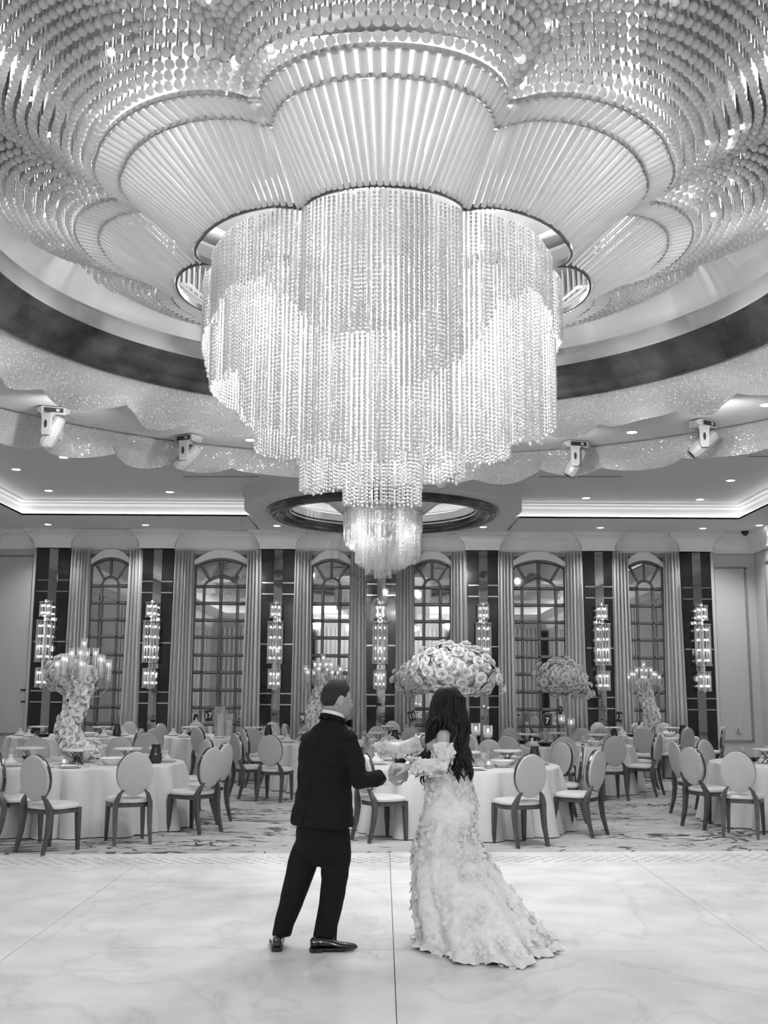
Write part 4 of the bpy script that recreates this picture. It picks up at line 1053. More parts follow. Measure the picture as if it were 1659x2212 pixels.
def candelabra(x, y, label):
    rn = random.Random(6); t = thing('rose_candelabra', label, 'candelabra', (x, y, ZT-.012), 0, 'glass candelabra wound with roses'); G = M['tube']
    q = MB(); q.lathe([(.001, 0), (.09, 0), (.17, .05), (.2, .11), (.19, .12), (.15, .06), (.001, .02)], 24); q.build('glass_base', G, t)
    path = [Vector(p) for p in ((.0, 0, .1), (-.13, 0, .27), (-.17, .02, .45), (-.09, .03, .62), (-.03, 0, .82), (.02, -.02, 1.0), (.03, 0, 1.12))]
    q = MB(); q.tube(path, [.09, .1, .1, .1, .1, .1, .08], 10, dome=True); q.build('flower_core', M['rose'], t)
    q = MB(); q.tube([(0, 0, .05), (0, 0, 1.3)], .015, 8); q.build('stem', G, t)
    N = 62
    for k in range(N):
        u = k/(N-1)*(len(path)-1)*.999; i = int(u); f = u-i; c = path[i].lerp(path[i+1], f); a = k*2.4
        d = Vector((cos(a), sin(a), .25)); put_rose(t, c+Vector((cos(a)*.115, sin(a)*.115, 0)), d, rn.uniform(.85, 1.25), rn)
    for k in range(10):
        a = k*.63; put_rose(t, Vector((.12+.13*cos(a), -.05+.1*sin(a), .16+.05*sin(k*2))), Vector((cos(a), sin(a), 1)), 1.1, rn)
    spots = [(.31*cos(k*pi/4+.2), .31*sin(k*pi/4+.2), .99+.06*(k % 2)) for k in range(8)]+[(.15*cos(k*pi/2), .15*sin(k*pi/2), 1.13) for k in range(4)]+[(0, 0, 1.25)]
    for (cx, cy, cz) in spots:
        r = sqrt(cx*cx+cy*cy)
        q = MB()
        if r > .01: q.tube([(0, 0, cz-.14), (cx*.35, cy*.35, cz-.2), (cx*.7, cy*.7, cz-.19), (cx*.97, cy*.97, cz-.1), (cx, cy, cz)], .009, 6)
        q.lathe([(.012, cz-.03), (.05, cz+.0), (.055, cz+.012), (.02, cz+.01)], 10, (cx, cy, 0)); arm = q.build('crystal_arm', G, t)
        q = MB(); q.lathe([(.001, cz), (.012, cz), (.012, cz+.18), (.001, cz+.183)], 8, (cx, cy, 0)); cn = q.build('candle', M['wax'], t)
        q = MB(); q.ball((cx, cy, cz+.205), .011, 6, 5, (1, 1, 2.0)); q.build('flame', M['flame'], cn)
        q = MB(); q.lathe([(.032, cz+.01), (.042, cz+.1), (.034, cz+.2), (.046, cz+.27), (.043, cz+.27), (.031, cz+.2), (.039, cz+.1), (.03, cz+.01)], 12, (cx, cy, 0)); q.build('glass_chimney', M['chim'], t)
    return t
def chim():
    m = bpy.data.materials.new('thin_glass'); m.use_nodes = True; nt = m.node_tree; b = nt.nodes['Principled BSDF']
    b.inputs['Base Color'].default_value = (.9, .9, .9, 1); b.inputs['Roughness'].default_value = .03
    tr = nt.nodes.new('ShaderNodeBsdfTransparent'); mx = nt.nodes.new('ShaderNodeMixShader'); lw = nt.nodes.new('ShaderNodeFresnel'); lw.inputs[0].default_value = 1.5
    mr = nt.nodes.new('ShaderNodeMapRange'); mr.inputs['To Min'].default_value = .06; mr.inputs['To Max'].default_value = 1.; nt.links.new(lw.outputs[0], mr.inputs['Value']); nt.links.new(mr.outputs[0], mx.inputs[0])
    nt.links.new(tr.outputs[0], mx.inputs[1]); nt.links.new(b.outputs[0], mx.inputs[2]); nt.links.new(mx.outputs[0], nt.nodes['Material Output'].inputs[0]); return m
M['chim'] = chim()
c1 = candelabra(-3.76, 13.6, 'tall glass candelabra wound with white roses on the front left table')
dup(c1, (-1.05, 19.0, ZT-.012), .4, 'tall glass candelabra wound with roses, just behind the groom head')
dup(c1, (5.42, 22.55, ZT-.012), 2.6, 'tall glass candelabra wound with roses on the back right table by card 13')
def pillar(px, Y, h, l):
    p = at(px, 1580, Y); t = thing('pillar_vase', l, 'candle', (p.x, Y, ZT-.012), 0, 'white pillars in glass vases')
    MB().lathe([(.001, 0), (.1, 0), (.1, h+.14), (.096, h+.14), (.096, .006), (.001, .006)], 20).build('glass_cylinder', M['chim'], t, True, R(30))
    MB().lathe([(.001, .01), (.085, .01), (.085, h), (.07, h+.004), (.001, h-.005)], 20).build('white_candle', M['wax'], t, True, R(30))
pillar(474, 21.1, .42, 'taller white pillar in a glass cylinder on the back table with card 17')
pillar(492, 21.45, .28, 'shorter white pillar in a glass cylinder on the back table with card 17')
def candle_glass(px, py, Y, l):
    p = at(px, py, Y); t = thing('candle_glass', l, 'candle', (p.x, Y, ZT-.012), 0, 'floating candles in stemmed glasses'); h = p.z-ZT
    MB().lathe([(.001, 0), (.05, 0), (.05, .006), (.008, .012), (.007, h-.07), (.03, h-.05)], 14).build('stem', M['tube'], t)
    MB().lathe([(.001, h-.05), (.045, h-.05), (.055, h-.03), (.058, h+.1), (.055, h+.1), (.052, h-.025), (.001, h-.045)], 18).build('glass_cup', M['chim'], t)
    cn = MB().lathe([(.001, h-.03), (.04, h-.03), (.045, h), (.035, h+.012), (.001, h+.015)], 16).build('floating_candle', M['wax'], t)
    MB().ball((0, 0, h+.04), .012, 6, 5, (1, 1, 2)).build('flame', M['flame'], cn)
candle_glass(1028, 1578, 13.3, 'floating candle in a stemmed glass right beside the bride hair')
candle_glass(1054, 1583, 13.15, 'floating candle in a stemmed glass, second to the right of the bride')
candle_glass(1213, 1556, 18.2, 'floating candle in a stemmed glass just right of the number 7 card')
candle_glass(1234, 1563, 18.1, 'floating candle in a stemmed glass, lower of the pair by card 7')
for px, Y, l in ((138, 12.75, 'small lit votive candle glass on the front left table near its rim'), (1055, 12.9, 'small votive candle glass on the front middle table')):
    p = at(px, 1645, Y); t = thing('votive_candle', l, 'candle', (p.x, Y, ZT-.012), 0, None)
    MB().lathe([(.001, 0), (.045, 0), (.05, .08), (.046, .08), (.042, .006), (.001, .006)], 16).build('glass_cup', M['tube'], t)
    cn = MB().lathe([(.001, .008), (.038, .008), (.038, .045), (.001, .045)], 14).build('wax', M['wax'], t); MB().ball((0, 0, .065), .012, 6, 5, (1, 1, 1.6)).build('flame', M['flame'], cn)
def number_card(px, py, Y, txt, tilt, yaw, wd, ht, l):
    p = at(px, py, Y); t = thing('table_number_card', l, 'sign', (p.x, Y, ZT-.012), yaw); h = p.z-(ZT-.012)
    MB().lathe([(.001, 0), (.05, 0), (.05, .006), (.001, .01)], 14).build('stand_foot', M['wire'], t)
    MB().tube([(0, .006, .005), (0, .006, h-.02)], .0035, 6).build('stand_rod', M['wire'], t)
    mt = Matrix.Translation((0, 0, h)) @ Matrix.Rotation(tilt, 4, 'Y')
    cd = MB().box((0, 0, 0), (wd, .006, ht), mt).build('card', M['card'], t, False)
    fr = MB()
    for s in (-1, 1): fr.box((s*(wd/2-.014), -.0035, 0), (.002, .001, ht-.028), mt); fr.box((0, -.0035, s*(ht/2-.014)), (wd-.028, .001, .002), mt)
    fr.build('printed_border', M['ink'], cd, False)
    c = bpy.data.curves.new('number', 'FONT'); c.body = txt; c.size = .13; c.align_x = 'CENTER'; c.align_y = 'CENTER'; c.extrude = .001; c.offset = .002
    o = bpy.data.objects.new('tmp', c); COL.objects.link(o); dg = bpy.context.evaluated_depsgraph_get(); me = bpy.data.meshes.new_from_object(o.evaluated_get(dg)); bpy.data.objects.remove(o)
    me.transform(mt @ Matrix.Translation((0, -.005, 0)) @ Matrix.Rotation(pi/2, 4, 'X')); me.materials.clear(); me.materials.append(M['ink']); me.name = 'printed_number'; put('printed_number', me, cd)
number_card(450, 1546, 20.6, '17', R(-8), 0, .15, .22, 'tilted black card numbered 17 beside the white pillar vases')
number_card(653, 1552, 18.2, '9', 0, 0, .09, .19, 'narrow black card numbered 9 just left of the groom')
number_card(890, 1547, 21.7, '15', R(-14), 0, .15, .21, 'tilted black card numbered 15 left of the bride hair')
number_card(1182, 1557, 18.0, '7', 0, 0, .155, .22, 'upright black card numbered 7 on the right second row table')
number_card(1337, 1549, 21.6, '13', R(3), 0, .13, .21, 'black card numbered 13 left of the right candelabra')
# ------------------------------------------------------------------ people
def P(x, y, Y): return at(x, y, Y)
def head_verts(k=1.0, male=True):
    """head surface in local space: +Y face, +Z up, origin at eye height, about .235 tall"""
    nu, nv = 56, 44; rows = []
    for j in range(nv+1):
        th = pi*j/nv; row = []
        for i in range(nu):
            a = 2*pi*i/nu; dx, dy, dz = sin(th)*sin(a), sin(th)*cos(a), cos(th)
            x = dx*.077; y = dy*(.094 if dy > 0 else .098); z = dz*(.118 if dz > 0 else .122)
            if dz > 0: x *= 1-.05*dz
            if dz < 0:
                t = -dz; x *= 1-.30*t**1.6; 
                if dy < 0: y *= 1-.45*t**1.2
                y += .018*t*t
            f = max(0, dy)
            def g(cx, cz, sx, sz): return exp(-((x-cx)/sx)**2-((z-cz)/sz)**2)*(1 if dy > 0 else 0)*f
            y += .024*g(0, -.032, .011, .017)+.012*g(0, -.012, .009, .02)       # nose
            y += .006*g(0, .026, .05, .012)                                      # brow
            for s in (-1, 1): y -= .011*g(s*.031, .004, .016, .012)              # eye sockets
            y += .007*g(0, -.062, .022, .008)+.006*g(0, -.075, .018, .006)-.004*g(0, -.0685, .022, .003)
            y += .010*g(0, -.1, .022, .014)                                      # chin
            row.append((x*k, y*k, z*k))
        rows.append(row)
    return rows
def head_mb(mb, mtx, k=1.0):
    q = MB(); rows = head_verts(k); q.rings(rows)
    for s in (-1, 1):   # ears
        em = Matrix.Translation((s*.083*k, -.008*k, -.01*k)) @ Matrix.Rotation(s*R(-24), 4, 'Z') @ Matrix.Rotation(R(-8), 4, 'X')
        e = MB(); e.ball((0, 0, 0), .035*k, 12, 10, (.36, .6, 1)); rs = []
        for u in range(15):
            a = R(-30+u*17); rs.append((s*.003, .017*k*cos(a)-.001, .034*k*sin(a)))
        e.tube(rs, .007*k, 6); q.join(e, em)
    mb.join(q, mtx)
def hand(mb, w_, d, n, curl, s=1.0, thumb_side=1, spread=.05):
    """palm and five fingers. w_ wrist, d direction to the fingers, n palm normal (fingers curl towards it)"""
    d = d.normalized(); n = (n-d*n.dot(d)).normalized(); sd = d.cross(n).normalized()*thumb_side
    for k in range(4):
        o = (k-1.5)*.019*s; mb.tube([w_+sd*o*.6, w_+sd*o+d*.045*s, w_+sd*o*1.08+d*.088*s], [.014*s, .0135*s, .0115*s], 8, dome=True)
    L = [.038, .045, .048, .042]
    ends = []
    for k in range(4):
        o = (k-1.5)*.0195*s; p = w_+sd*o+d*.088*s; a = curl*.55+(k-1.5)*.02; pts = [p]
        for j, f in enumerate((1., .72, .6)):
            dd = (d*cos(a)+n*sin(a)+sd*spread*(k-1.5)).normalized(); p = p+dd*L[3-k if k < 3 else 0]*s*f*(1 if k < 3 else .85); pts.append(p); a += curl
        mb.tube(pts, [.0098*s, .0092*s, .0083*s, .0072*s], 8, dome=True); ends.append(p)
    p = w_+sd*-.0*s; b0 = w_+sd*.026*s+d*.02*s
    mb.tube([b0, b0+(sd*.75+d*.65+n*.3).normalized()*.042*s, b0+(sd*.75+d*.65+n*.3).normalized()*.042*s+(d*.8+n*(.3+curl*.5)-sd*.15*curl).normalized()*.034*s, b0+(sd*.75+d*.65+n*.3).normalized()*.042*s+(d*.8+n*(.3+curl*.5)-sd*.15*curl).normalized()*.034*s+(d*.7+n*(.4+curl*.7)-sd*.4*curl).normalized()*.026*s], [.0145*s, .012*s, .0105*s, .0085*s], 8, dome=True)
def oval_loft(mb, secs, n=28, yaw=0., top=True):
    """secs: (centre, half width across the shoulders, half depth); yaw turns the section"""
    rs = []
    for c, a, b in secs:
        c = Vector(c); row = []
        for i in range(n):
            t = 2*pi*i/n; e = .88; x = a*abs(cos(t))**e*(1 if cos(t) > 0 else -1); y = b*abs(sin(t))**e*(1 if sin(t) > 0 else -1)
            row.append((c.x+x*cos(yaw)-y*sin(yaw), c.y+x*sin(yaw)+y*cos(yaw), c.z))
        rs.append(row)
    mb.rings(rs, True, True, True)
# ---- groom
YM = 7.42
man = thing('person', 'man in black suit seen from behind, holding hands with the woman in white', 'person', (-.5, YM, 0))
def ML(v): return Vector(v)-Vector((-.5, YM, 0))          # world -> local of the groom
YAWM = R(-48)                                             # torso faces away to the right
ms = Vector((cos(YAWM), sin(YAWM), 0)); mfw = Vector((-sin(YAWM), cos(YAWM), 0))   # his right, his front
pel = P(699, 1800, YM); chest = P(704, 1650, YM); nk = P(718, 1562, YM)
shR = P(749, 1600, YM-.12); elR = P(778, 1684, YM-.20); wrR = P(838, 1680, YM-.10)
shL = P(672, 1600, YM+.10); elL = P(722, 1668, YM+.36); wrL = P(772, 1632, YM+.36)
ftL = P(597, 2046, 7.40); ftR = P(700, 2046, 7.33)
hipL = P(672, 1810, YM+.06); hipR = P(722, 1810, YM-.05); knL = P(640, 1915, YM+.02); knR = P(712, 1915, YM-.06)
anL = P(606, 2020, 7.42); anR = P(702, 2026, 7.38)
hc = P(727, 1512, YM)
hm = Matrix.Translation(ML(hc)) @ Matrix.Rotation(R(-63), 4, 'Z') @ Matrix.Rotation(R(-4), 4, 'X')
b = MB()
head_mb(b, hm, 1.11)
b.tube([ML(P(716, 1585, YM)), ML(P(719, 1560, YM)), ML(P(724, 1532, YM+.01))], [.066, .06, .058], 16, dome=True)
oval_loft(b, [(ML(P(699, 1815, YM)), .155, .11), (ML(P(699, 1740, YM)), .14, .1), (ML(P(703, 1650, YM)), .17, .105), (ML(P(708, 1600, YM)), .16, .09), (ML(P(716, 1578, YM)), .08, .07)], yaw=YAWM)
for pts, rr in (((shR, elR, wrR), (.05, .038, .026)), ((shL, elL, wrL), (.05, .038, .026)), ((hipR, knR, anR), (.075, .052, .036)), ((hipL, knL, anL), (.075, .052, .036))):
    b.tube([ML(p) for p in pts], list(rr), 12, dome=True)
b.tube([ML(anL), ML(ftL)+Vector((0, .02, 0)), ML(ftL)+Vector((0, .1, -.02))], [.034, .032, .026], 8, dome=True)
b.tube([ML(anR), ML(ftR)+Vector((.02, 0, 0)), ML(ftR)+Vector((.1, 0, -.02))], [.034, .032, .026], 8, dome=True)
hand(b, ML(P(838, 1676, YM-.10)), Vector((1, .05, .12)), Vector((.1, .9, -.25)), 1.05, 1.05, -1)
hand(b, ML(P(771, 1632, YM+.36)), Vector((.75, .1, .75)), Vector((.2, -.3, .9)), .7, 1.0, 1)
body = remesh(b, 'body', M['skin'], man, .0048, 1)
# short dark hair: skull surface lifted a few millimetres, fading at the neck
q = MB(); rows = head_verts(1.11); off = []
for r_ in rows:
    row = []
    for p in r_:
        v = Vector(p); n_ = Vector((v.x/.077**2, v.y/.095**2, v.z/.12**2)).normalized()
        low = interp([(-.11, -.06), (-.05, -.052), (-.03, -.015), (.0, .004), (.03, .012), (.055, .05), (.075, .062), (.1, .07)], v.y)
        if v.y > .03 and abs(v.x) < .045: low = max(low, .062)
        k = max(0, min(1, (v.z-low)/.03)); lift = -.008+.0135*k**.5 + (.003*k if v.z > .05 else 0)
        row.append(tuple(v+n_*lift))
    off.append(row)
q.rings(off); q2 = MB(); q2.join(q, hm)
q2.build('hair', M['hair'], man)
for s in (-1, 1):
    q = MB(); q.ball((s*.0325, .082, .004), .0125, 10, 8); e2 = MB(); e2.join(q, hm); e = e2.build('eyeball', M['shirt'], man)
    q = MB(); q.ball((s*.034, .0915, .004), .0052, 8, 6); e2 = MB(); e2.join(q, hm); e2.build('iris', M['black'], e)
    q = MB(); q.tube([(s*.014, .099, .024), (s*.03, .1, .031), (s*.05, .088, .026)], [.003, .0042, .002], 6); e2 = MB(); e2.join(q, hm); e2.build('eyebrow', M['hair'], man)
# jacket
def wrinkle(seed, amp, f=9.):
    def w2(co, n_):
        v = noise.noise(Vector((co.x*f*.6+seed, co.y*f*.6, co.z*f*1.8)))*.7+noise.noise(co*f*2.6)*.3
        return co+n_*v*amp
    return w2
b = MB()
oval_loft(b, [(ML(P(696, 1784, YM)), .25, .178), (ML(P(697, 1745, YM)), .232, .165), (ML(P(700, 1700, YM)), .208, .148), (ML(P(702, 1655, YM)), .216, .15), (ML(P(705, 1615, YM)), .22, .146), (ML(P(708, 1592, YM)), .2, .128), (ML(P(712, 1574, YM)), .15, .1), (ML(P(716, 1560, YM)), .085, .075), (ML(P(719, 1550, YM)), .074, .068)], 36, YAWM)
for pts, rr in (((shR, shR.lerp(elR, .5), elR, elR.lerp(wrR, .5), wrR-Vector((.038, 0, 0))), (.076, .073, .067, .062, .058)), ((shL, elL, wrL-Vector((.03, 0, 0))), (.08, .066, .05))):
    b.tube([ML(p) for p in pts], list(rr), 16, dome=False)
b.ball(tuple(ML(shR)), .078, 14, 10); b.ball(tuple(ML(shL)), .07, 14, 10); b.ball(tuple(ML(elR)), .068, 12, 8); b.ball(tuple(ML(elL)), .062, 12, 8)
for k_, r_ in ((shR, .072), (shL, .066)): b.tube([ML(P(716, 1572, YM)), ML(P(716, 1574, YM)).lerp(ML(k_), .5)+Vector((0, 0, .004)), ML(k_)], [.06, .068, r_], 14, dome=True)
jk = remesh(b, 'jacket', M['suit'], man, .0085, 14, wrinkle(3, .017))
# centre seam and collar of the jacket, shirt collar, cuffs, bow tie
def band(cpx, cpy, Y, ra, rb, h, name, m, tilt=0., k=1.08, open_=0.):
    q = MB(); rs = []; n = 36; c = ML(P(cpx, cpy, Y))
    for f, z in ((1., 0), (k, 0.0), (k, 0), (.96, h), (.88, h), (.92, 0), (1., 0)):
        rs.append([(c.x+(ra*cos(t)*cos(YAWM)-rb*sin(t)*sin(YAWM))*f, c.y+(ra*cos(t)*sin(YAWM)+rb*sin(t)*cos(YAWM))*f, c.z+z-tilt*sin(t)) for t in [2*pi*i/n for i in range(n)]])
    q.rings(rs, True, False, False); return q.build(name, m, man, True, R(50))
band(719, 1553, YM, .078, .074, .042, 'shirt_collar', M['shirt'], .022)
band(718, 1557, YM, .09, .084, .03, 'jacket_collar', M['suit'], .024)
q = MB(); q.tube([ML(wrR-Vector((.06, 0, 0))), ML(wrR+Vector((.004, .0, .002)))], [.056, .054], 18); q.build('shirt_cuff', M['shirt'], man, True, R(40))
q = MB(); dW = (wrL-elL).normalized(); q.tube([ML(wrL-dW*.04), ML(wrL-dW*.012)], [.045, .043], 18); q.build('shirt_cuff', M['shirt'], man, True, R(40))
bt = ML(P(748, 1562, YM+.03)); q = MB()
for s in (-1, 1):
    o = bt+ms*0; v = ms*s; q.rings([[tuple(bt+v*d+Vector((0, 0, z))+mfw*e) for z, e in ((-h, -.008), (h, -.008), (h, .008), (-h, .008))] for d, h in ((.003, .008), (.03, .022), (.058, .026), (.06, .018))])
q.ball(tuple(bt), .012, 8, 6); q.build('bow_tie', M['black'], man)
q = MB(); bk = -mfw
pts_ = [(704, 1650, .155), (702, 1700, .152), (699, 1740, .165), (697, 1780, .176)]
q.tube([tuple(ML(P(x, y, YM))+bk*d) for x, y, d in pts_], .0035, 5); q.build('back_seam', M['black'], man)
for k in range(3):
    p = ML(wrR.lerp(elR, .12+.07*k)); q = MB(); q.ball((p.x, p.y-.056, p.z-.018), .007, 8, 6, (1, .4, 1)); q.build('cuff_button', M['black'], man)
# trousers
b = MB()
oval_loft(b, [(ML(P(697, 1868, YM)), .13, .10), (ML(P(697, 1840, YM)), .205, .155), (ML(P(697, 1800, YM)), .205, .155), (ML(P(698, 1760, YM)), .185, .135)], 28, YAWM)
for c in ([(672, 1780, .06, .03), (664, 1820, .09, .05), (656, 1860, .105, .05), (645, 1900, .096, .04), (626, 1960, .077, .03), (613, 2000, .066, .02), (607, 2022, .064, .01)],
          [(722, 1780, .06, -.03), (726, 1820, .1, -.05), (725, 1860, .1, -.05), (723, 1900, .087, -.05), (714, 1960, .08, -.05), (704, 2000, .077, -.05), (701, 2033, .078, -.05)]):
    rs = []
    for x, y, r_, dy in c:
        l = ML(P(x, y, YM+dy)); rs.append([(l.x+r_*cos(t), l.y+r_*1.02*sin(t), l.z) for t in [2*pi*i/20 for i in range(20)]])
    b.rings(rs[::-1])
remesh(b, 'trousers', M['suit'], man, .0085, 5, wrinkle(9, .009, 6.))
# shoes
def shoe(heel, yaw, lift):
    m = Matrix.Translation(ML(heel)) @ Matrix.Rotation(yaw, 4, 'Z') @ Matrix.Rotation(lift, 4, 'X')
    rs = []
    for y, hw, z0, z1 in ((-.04, .022, .035, .075), (-.03, .034, .028, .09), (0, .038, .026, .095), (.05, .037, .026, .09), (.1, .04, .024, .078), (.15, .047, .02, .06), (.2, .046, .018, .052), (.24, .034, .018, .045), (.262, .016, .02, .038)):
        row = []
        for i in range(14):
            t = 2*pi*i/14; row.append((hw*cos(t)*(1 if sin(t) < 0 else .85), y, (z0+z1)/2+(z1-z0)/2*sin(t)))
        rs.append(row)
    q = MB(); q.rings(rs, True, True, True, m); sh = q.build('shoe', M['patent'], man)
    q = MB(); n = 24; out = []
    def fw(y): return .036+.014*max(0, min(1, (y-.05)/.12))-(.05*max(0, (y-.2)/.07)**2 if y > .2 else 0)
    prof_ = [(-1, -.042)]+[(0, 0)]
    left = [(-fw(y), y) for y in (-.03, 0, .05, .1, .15, .2, .24)]; right = [(fw(y), y) for y in (.24, .2, .15, .1, .05, 0, -.03)]
    loop = [(0, -.045)]+left+[(0, .27)]+right
    q.rings([[(x, y, .014) for x, y in loop], [(x, y, .027) for x, y in loop]], True, True, True, m); q.build('sole', M['black'], sh, False)
    q = MB(); loop = [(0, -.043), (-.032, -.03), (-.036, .0), (-.035, .035), (.035, .035), (.036, 0), (.032, -.03)]
    q.rings([[(x, y, .0) for x, y in loop], [(x, y, .016) for x, y in loop]], True, True, True, m); q.build('heel', M['black'], sh, False)
    q = MB()
    for k in range(4): q.tube([(-.014, .075+.018*k, .09-.007*k), (0, .08+.018*k, .095-.007*k), (.014, .075+.018*k, .09-.007*k)], .002, 5)
    q2 = MB(); q2.join(q, m); q2.build('laces', M['black'], sh)
hl = P(599, 2050, 7.33); hl.z = .0; shoe(Vector((hl.x, 7.30, 0)), R(6), R(0))
hr = P(684, 2055, 7.33); shoe(Vector((hr.x, 7.27, 0)), R(-78), R(0))
# ---- bride
YW = 7.5
bride = thing('person', 'woman in white floral mermaid gown with long dark wavy hair, back turned, arms held out', 'person', (.45, YW, 0))
def WL(v): return Vector(v)-Vector((.45, YW, 0))
YAWW = R(38)
shN = P(958, 1592, 7.38); elN = P(955, 1652, 7.26); wrN = P(884, 1657, 7.20)          # near arm
shF = P(935, 1598, 7.66); elF = P(868, 1617, 7.82); wrF = P(806, 1614, 7.80)          # far arm
hW = Matrix.Translation(WL(P(962, 1532, YW))) @ Matrix.Rotation(R(48), 4, 'Z') @ Matrix.Rotation(R(-3), 4, 'X')
b = MB(); head_mb(b, hW, .98)
b.tube([WL(P(968, 1600, YW)), WL(P(966, 1560, YW)), WL(P(963, 1548, YW))], [.055, .047, .048], 14, dome=True)
oval_loft(b, [(WL(P(966, 1800, YW)), .15, .12), (WL(P(968, 1700, YW)), .125, .09), (WL(P(965, 1650, YW)), .14, .095), (WL(P(962, 1605, YW)), .155, .085), (WL(P(965, 1585, YW)), .08, .06)], 24, YAWW)
for pts, rr in (((shN, elN, wrN), (.05, .038, .025)), ((shF, elF, wrF), (.047, .036, .025))): b.tube([WL(p) for p in pts], list(rr), 12, dome=True)
b.tube([WL(P(965, 1592, YW-.02)), WL(shN)], [.06, .05], 12, dome=True); b.tube([WL(P(963, 1594, YW+.03)), WL(shF)], [.055, .047], 12, dome=True)
hand(b, WL(P(884, 1657, 7.20)), Vector((-1, -.02, .12)), Vector((-.1, .3, -.9)), .75, .88, 1)
hand(b, WL(P(806, 1614, 7.80)), Vector((-1, .02, -.02)), Vector((-.1, -.2, -.9)), .5, .88, -1)
for s in (-1, 1):
    c = WL(P(962, 1800, YW)); b.tube([c+Vector((s*.08, 0, 0)), Vector((s*.07-.02, .02, .5)), Vector((s*.06-.02, .03, .1))], [.08, .05, .035], 12, dome=True)
body = remesh(b, 'body', M['skinf'], bride, .0052, 2)
# gown: horizontal sections (world x left, x right at depth, depth half width)
rows_g = [  # pixel y, left x, right x, half depth
 (1632, 927, 1004, .105), (1660, 927, 1008, .11), (1690, 925, 1014, .115), (1715, 921, 1022, .13), (1740, 917, 1028, .15), (1765, 912, 1028, .165), (1790, 907, 1024, .165),
 (1815, 901, 1030, .165), (1840, 896, 1050, .18), (1870, 893, 1070, .21), (1900, 891, 1088, .25), (1935, 893, 1115, .30), (1970, 897, 1142, .36), (2000, 901, 1166, .42), (2022, 904, 1186, .46), (2036, 903, 1196, .48)]
secs = []; n = 120
zb = P(1000, 2036, YW).z
for y, xl, xr, bd in rows_g:
    pl, pr = P(xl, y, YW), P(xr, y, YW); t = max(0, min(1, (y-1800)/236)); z = (pl.z+pr.z)/2
    z = max(.012, z-zb*t*1.02) if True else z
    secs.append(((pl.x+pr.x)/2, (pr.x-pl.x)/2, bd, z, t))
fine = []
for i in range(len(secs)-1):
    for k in range(3):
        f = k/3; fine.append(tuple(a+(c-a)*f for a, c in zip(secs[i], secs[i+1])))
fine.append(secs[-1])
rings_g = []
for cx, a, bd, z, t in fine:
    row = []
    for i in range(n):
        u = 2*pi*i/n; fl_ = t**1.2
        fold_ = 1+fl_*(.10*sin(u*8+1.5+t*3.5)+.05*sin(u*14+.4-t*2)+.02*sin(u*23))
        # train: right tip pulled back and low, front hem reaches towards the camera
        x = cx+a*cos(u)*(1+(fold_-1)*.7); y = YW+bd*sin(u)*fold_-.12*fl_*exp(-((u-4.9)/.6)**2)
        zz = z+.012*fl_*sin(u*11)+noise.noise(Vector((x*9, y*9, z*9)))*.004
        row.append((x-.45, y-YW, max(zz, .006)))
    rings_g.append(row)
q = MB(); q.rings(rings_g, True, True, False)
gown = q.build('gown', M['gown'], bride); md = gown.modifiers.new('s', 'SOLIDIFY'); md.thickness = .006; md.offset = -1
# hem ruffle
q = MB(); rs = []; last = rings_g[-1]; m_ = 360
def ringat(u, k=1.0, z=0):
    f = (u % 1)*n; i = int(f) % n; j = (i+1) % n; w_ = f-int(f); p = Vector(last[i]).lerp(Vector(last[j]), w_); c = Vector((sum(v[0] for v in last)/n, 0, 0)); d = p-c; d.z = 0; d.normalize()
    return p+d*k+Vector((0, 0, z))
for k, z, am in ((-.01, .045, .0), (.008, .03, .006), (.02, .014, .014), (.03, .006, .02)):
    rs.append([tuple(ringat(i/m_, k+am*sin(i*.55), z+am*.25*sin(i*.8+1))) for i in range(m_)])
q.rings(rs, True, False, False); q.build('hem_ruffle', M['petal'], bride)
# fabric flowers sewn on the gown
def fabric_flower(seed):
    rn = random.Random(seed); q = MB()
    for k in range(5):
        a = 2*pi*k/5+rn.uniform(-.15, .15); L = .036*rn.uniform(.8, 1.15); w_ = .016; up = rn.uniform(.006, .018); c_, s_ = cos(a), sin(a)
        pts = [(0, 0, .0), (L*.45, -w_, up*.4), (L*.5, 0, up*.75), (L*.45, w_, up*.4), (L*.9, -w_*.6, up), (L, 0, up*1.3), (L*.9, w_*.6, up)]
        q.add([(x*c_-y*s_, x*s_+y*c_, z) for x, y, z in pts], [(0, 1, 2), (0, 2, 3), (1, 4, 5, 2), (2, 5, 6, 3)])
    q.ball((0, 0, .006), .005, 5, 3); return q.mesh('fabric_flower', M['petal'])
FF = [fabric_flower(k) for k in range(4)]
from mathutils import Quaternion
def put_flower(par, p, nrm, s, rn):
    q_ = Vector(nrm).to_track_quat('Z', 'Y') @ Quaternion((0, 0, 1), rn.random()*6) @ Quaternion((1, 0, 0), rn.uniform(-.35, .35))
    return put('fabric_flower', FF[rn.randrange(4)], par, tuple(p), q_.to_euler(), s)
rn = random.Random(12); cnt = 0; me_r = MB(); me_r.rings(rings_g, True, False, False)
NR = len(rings_g)
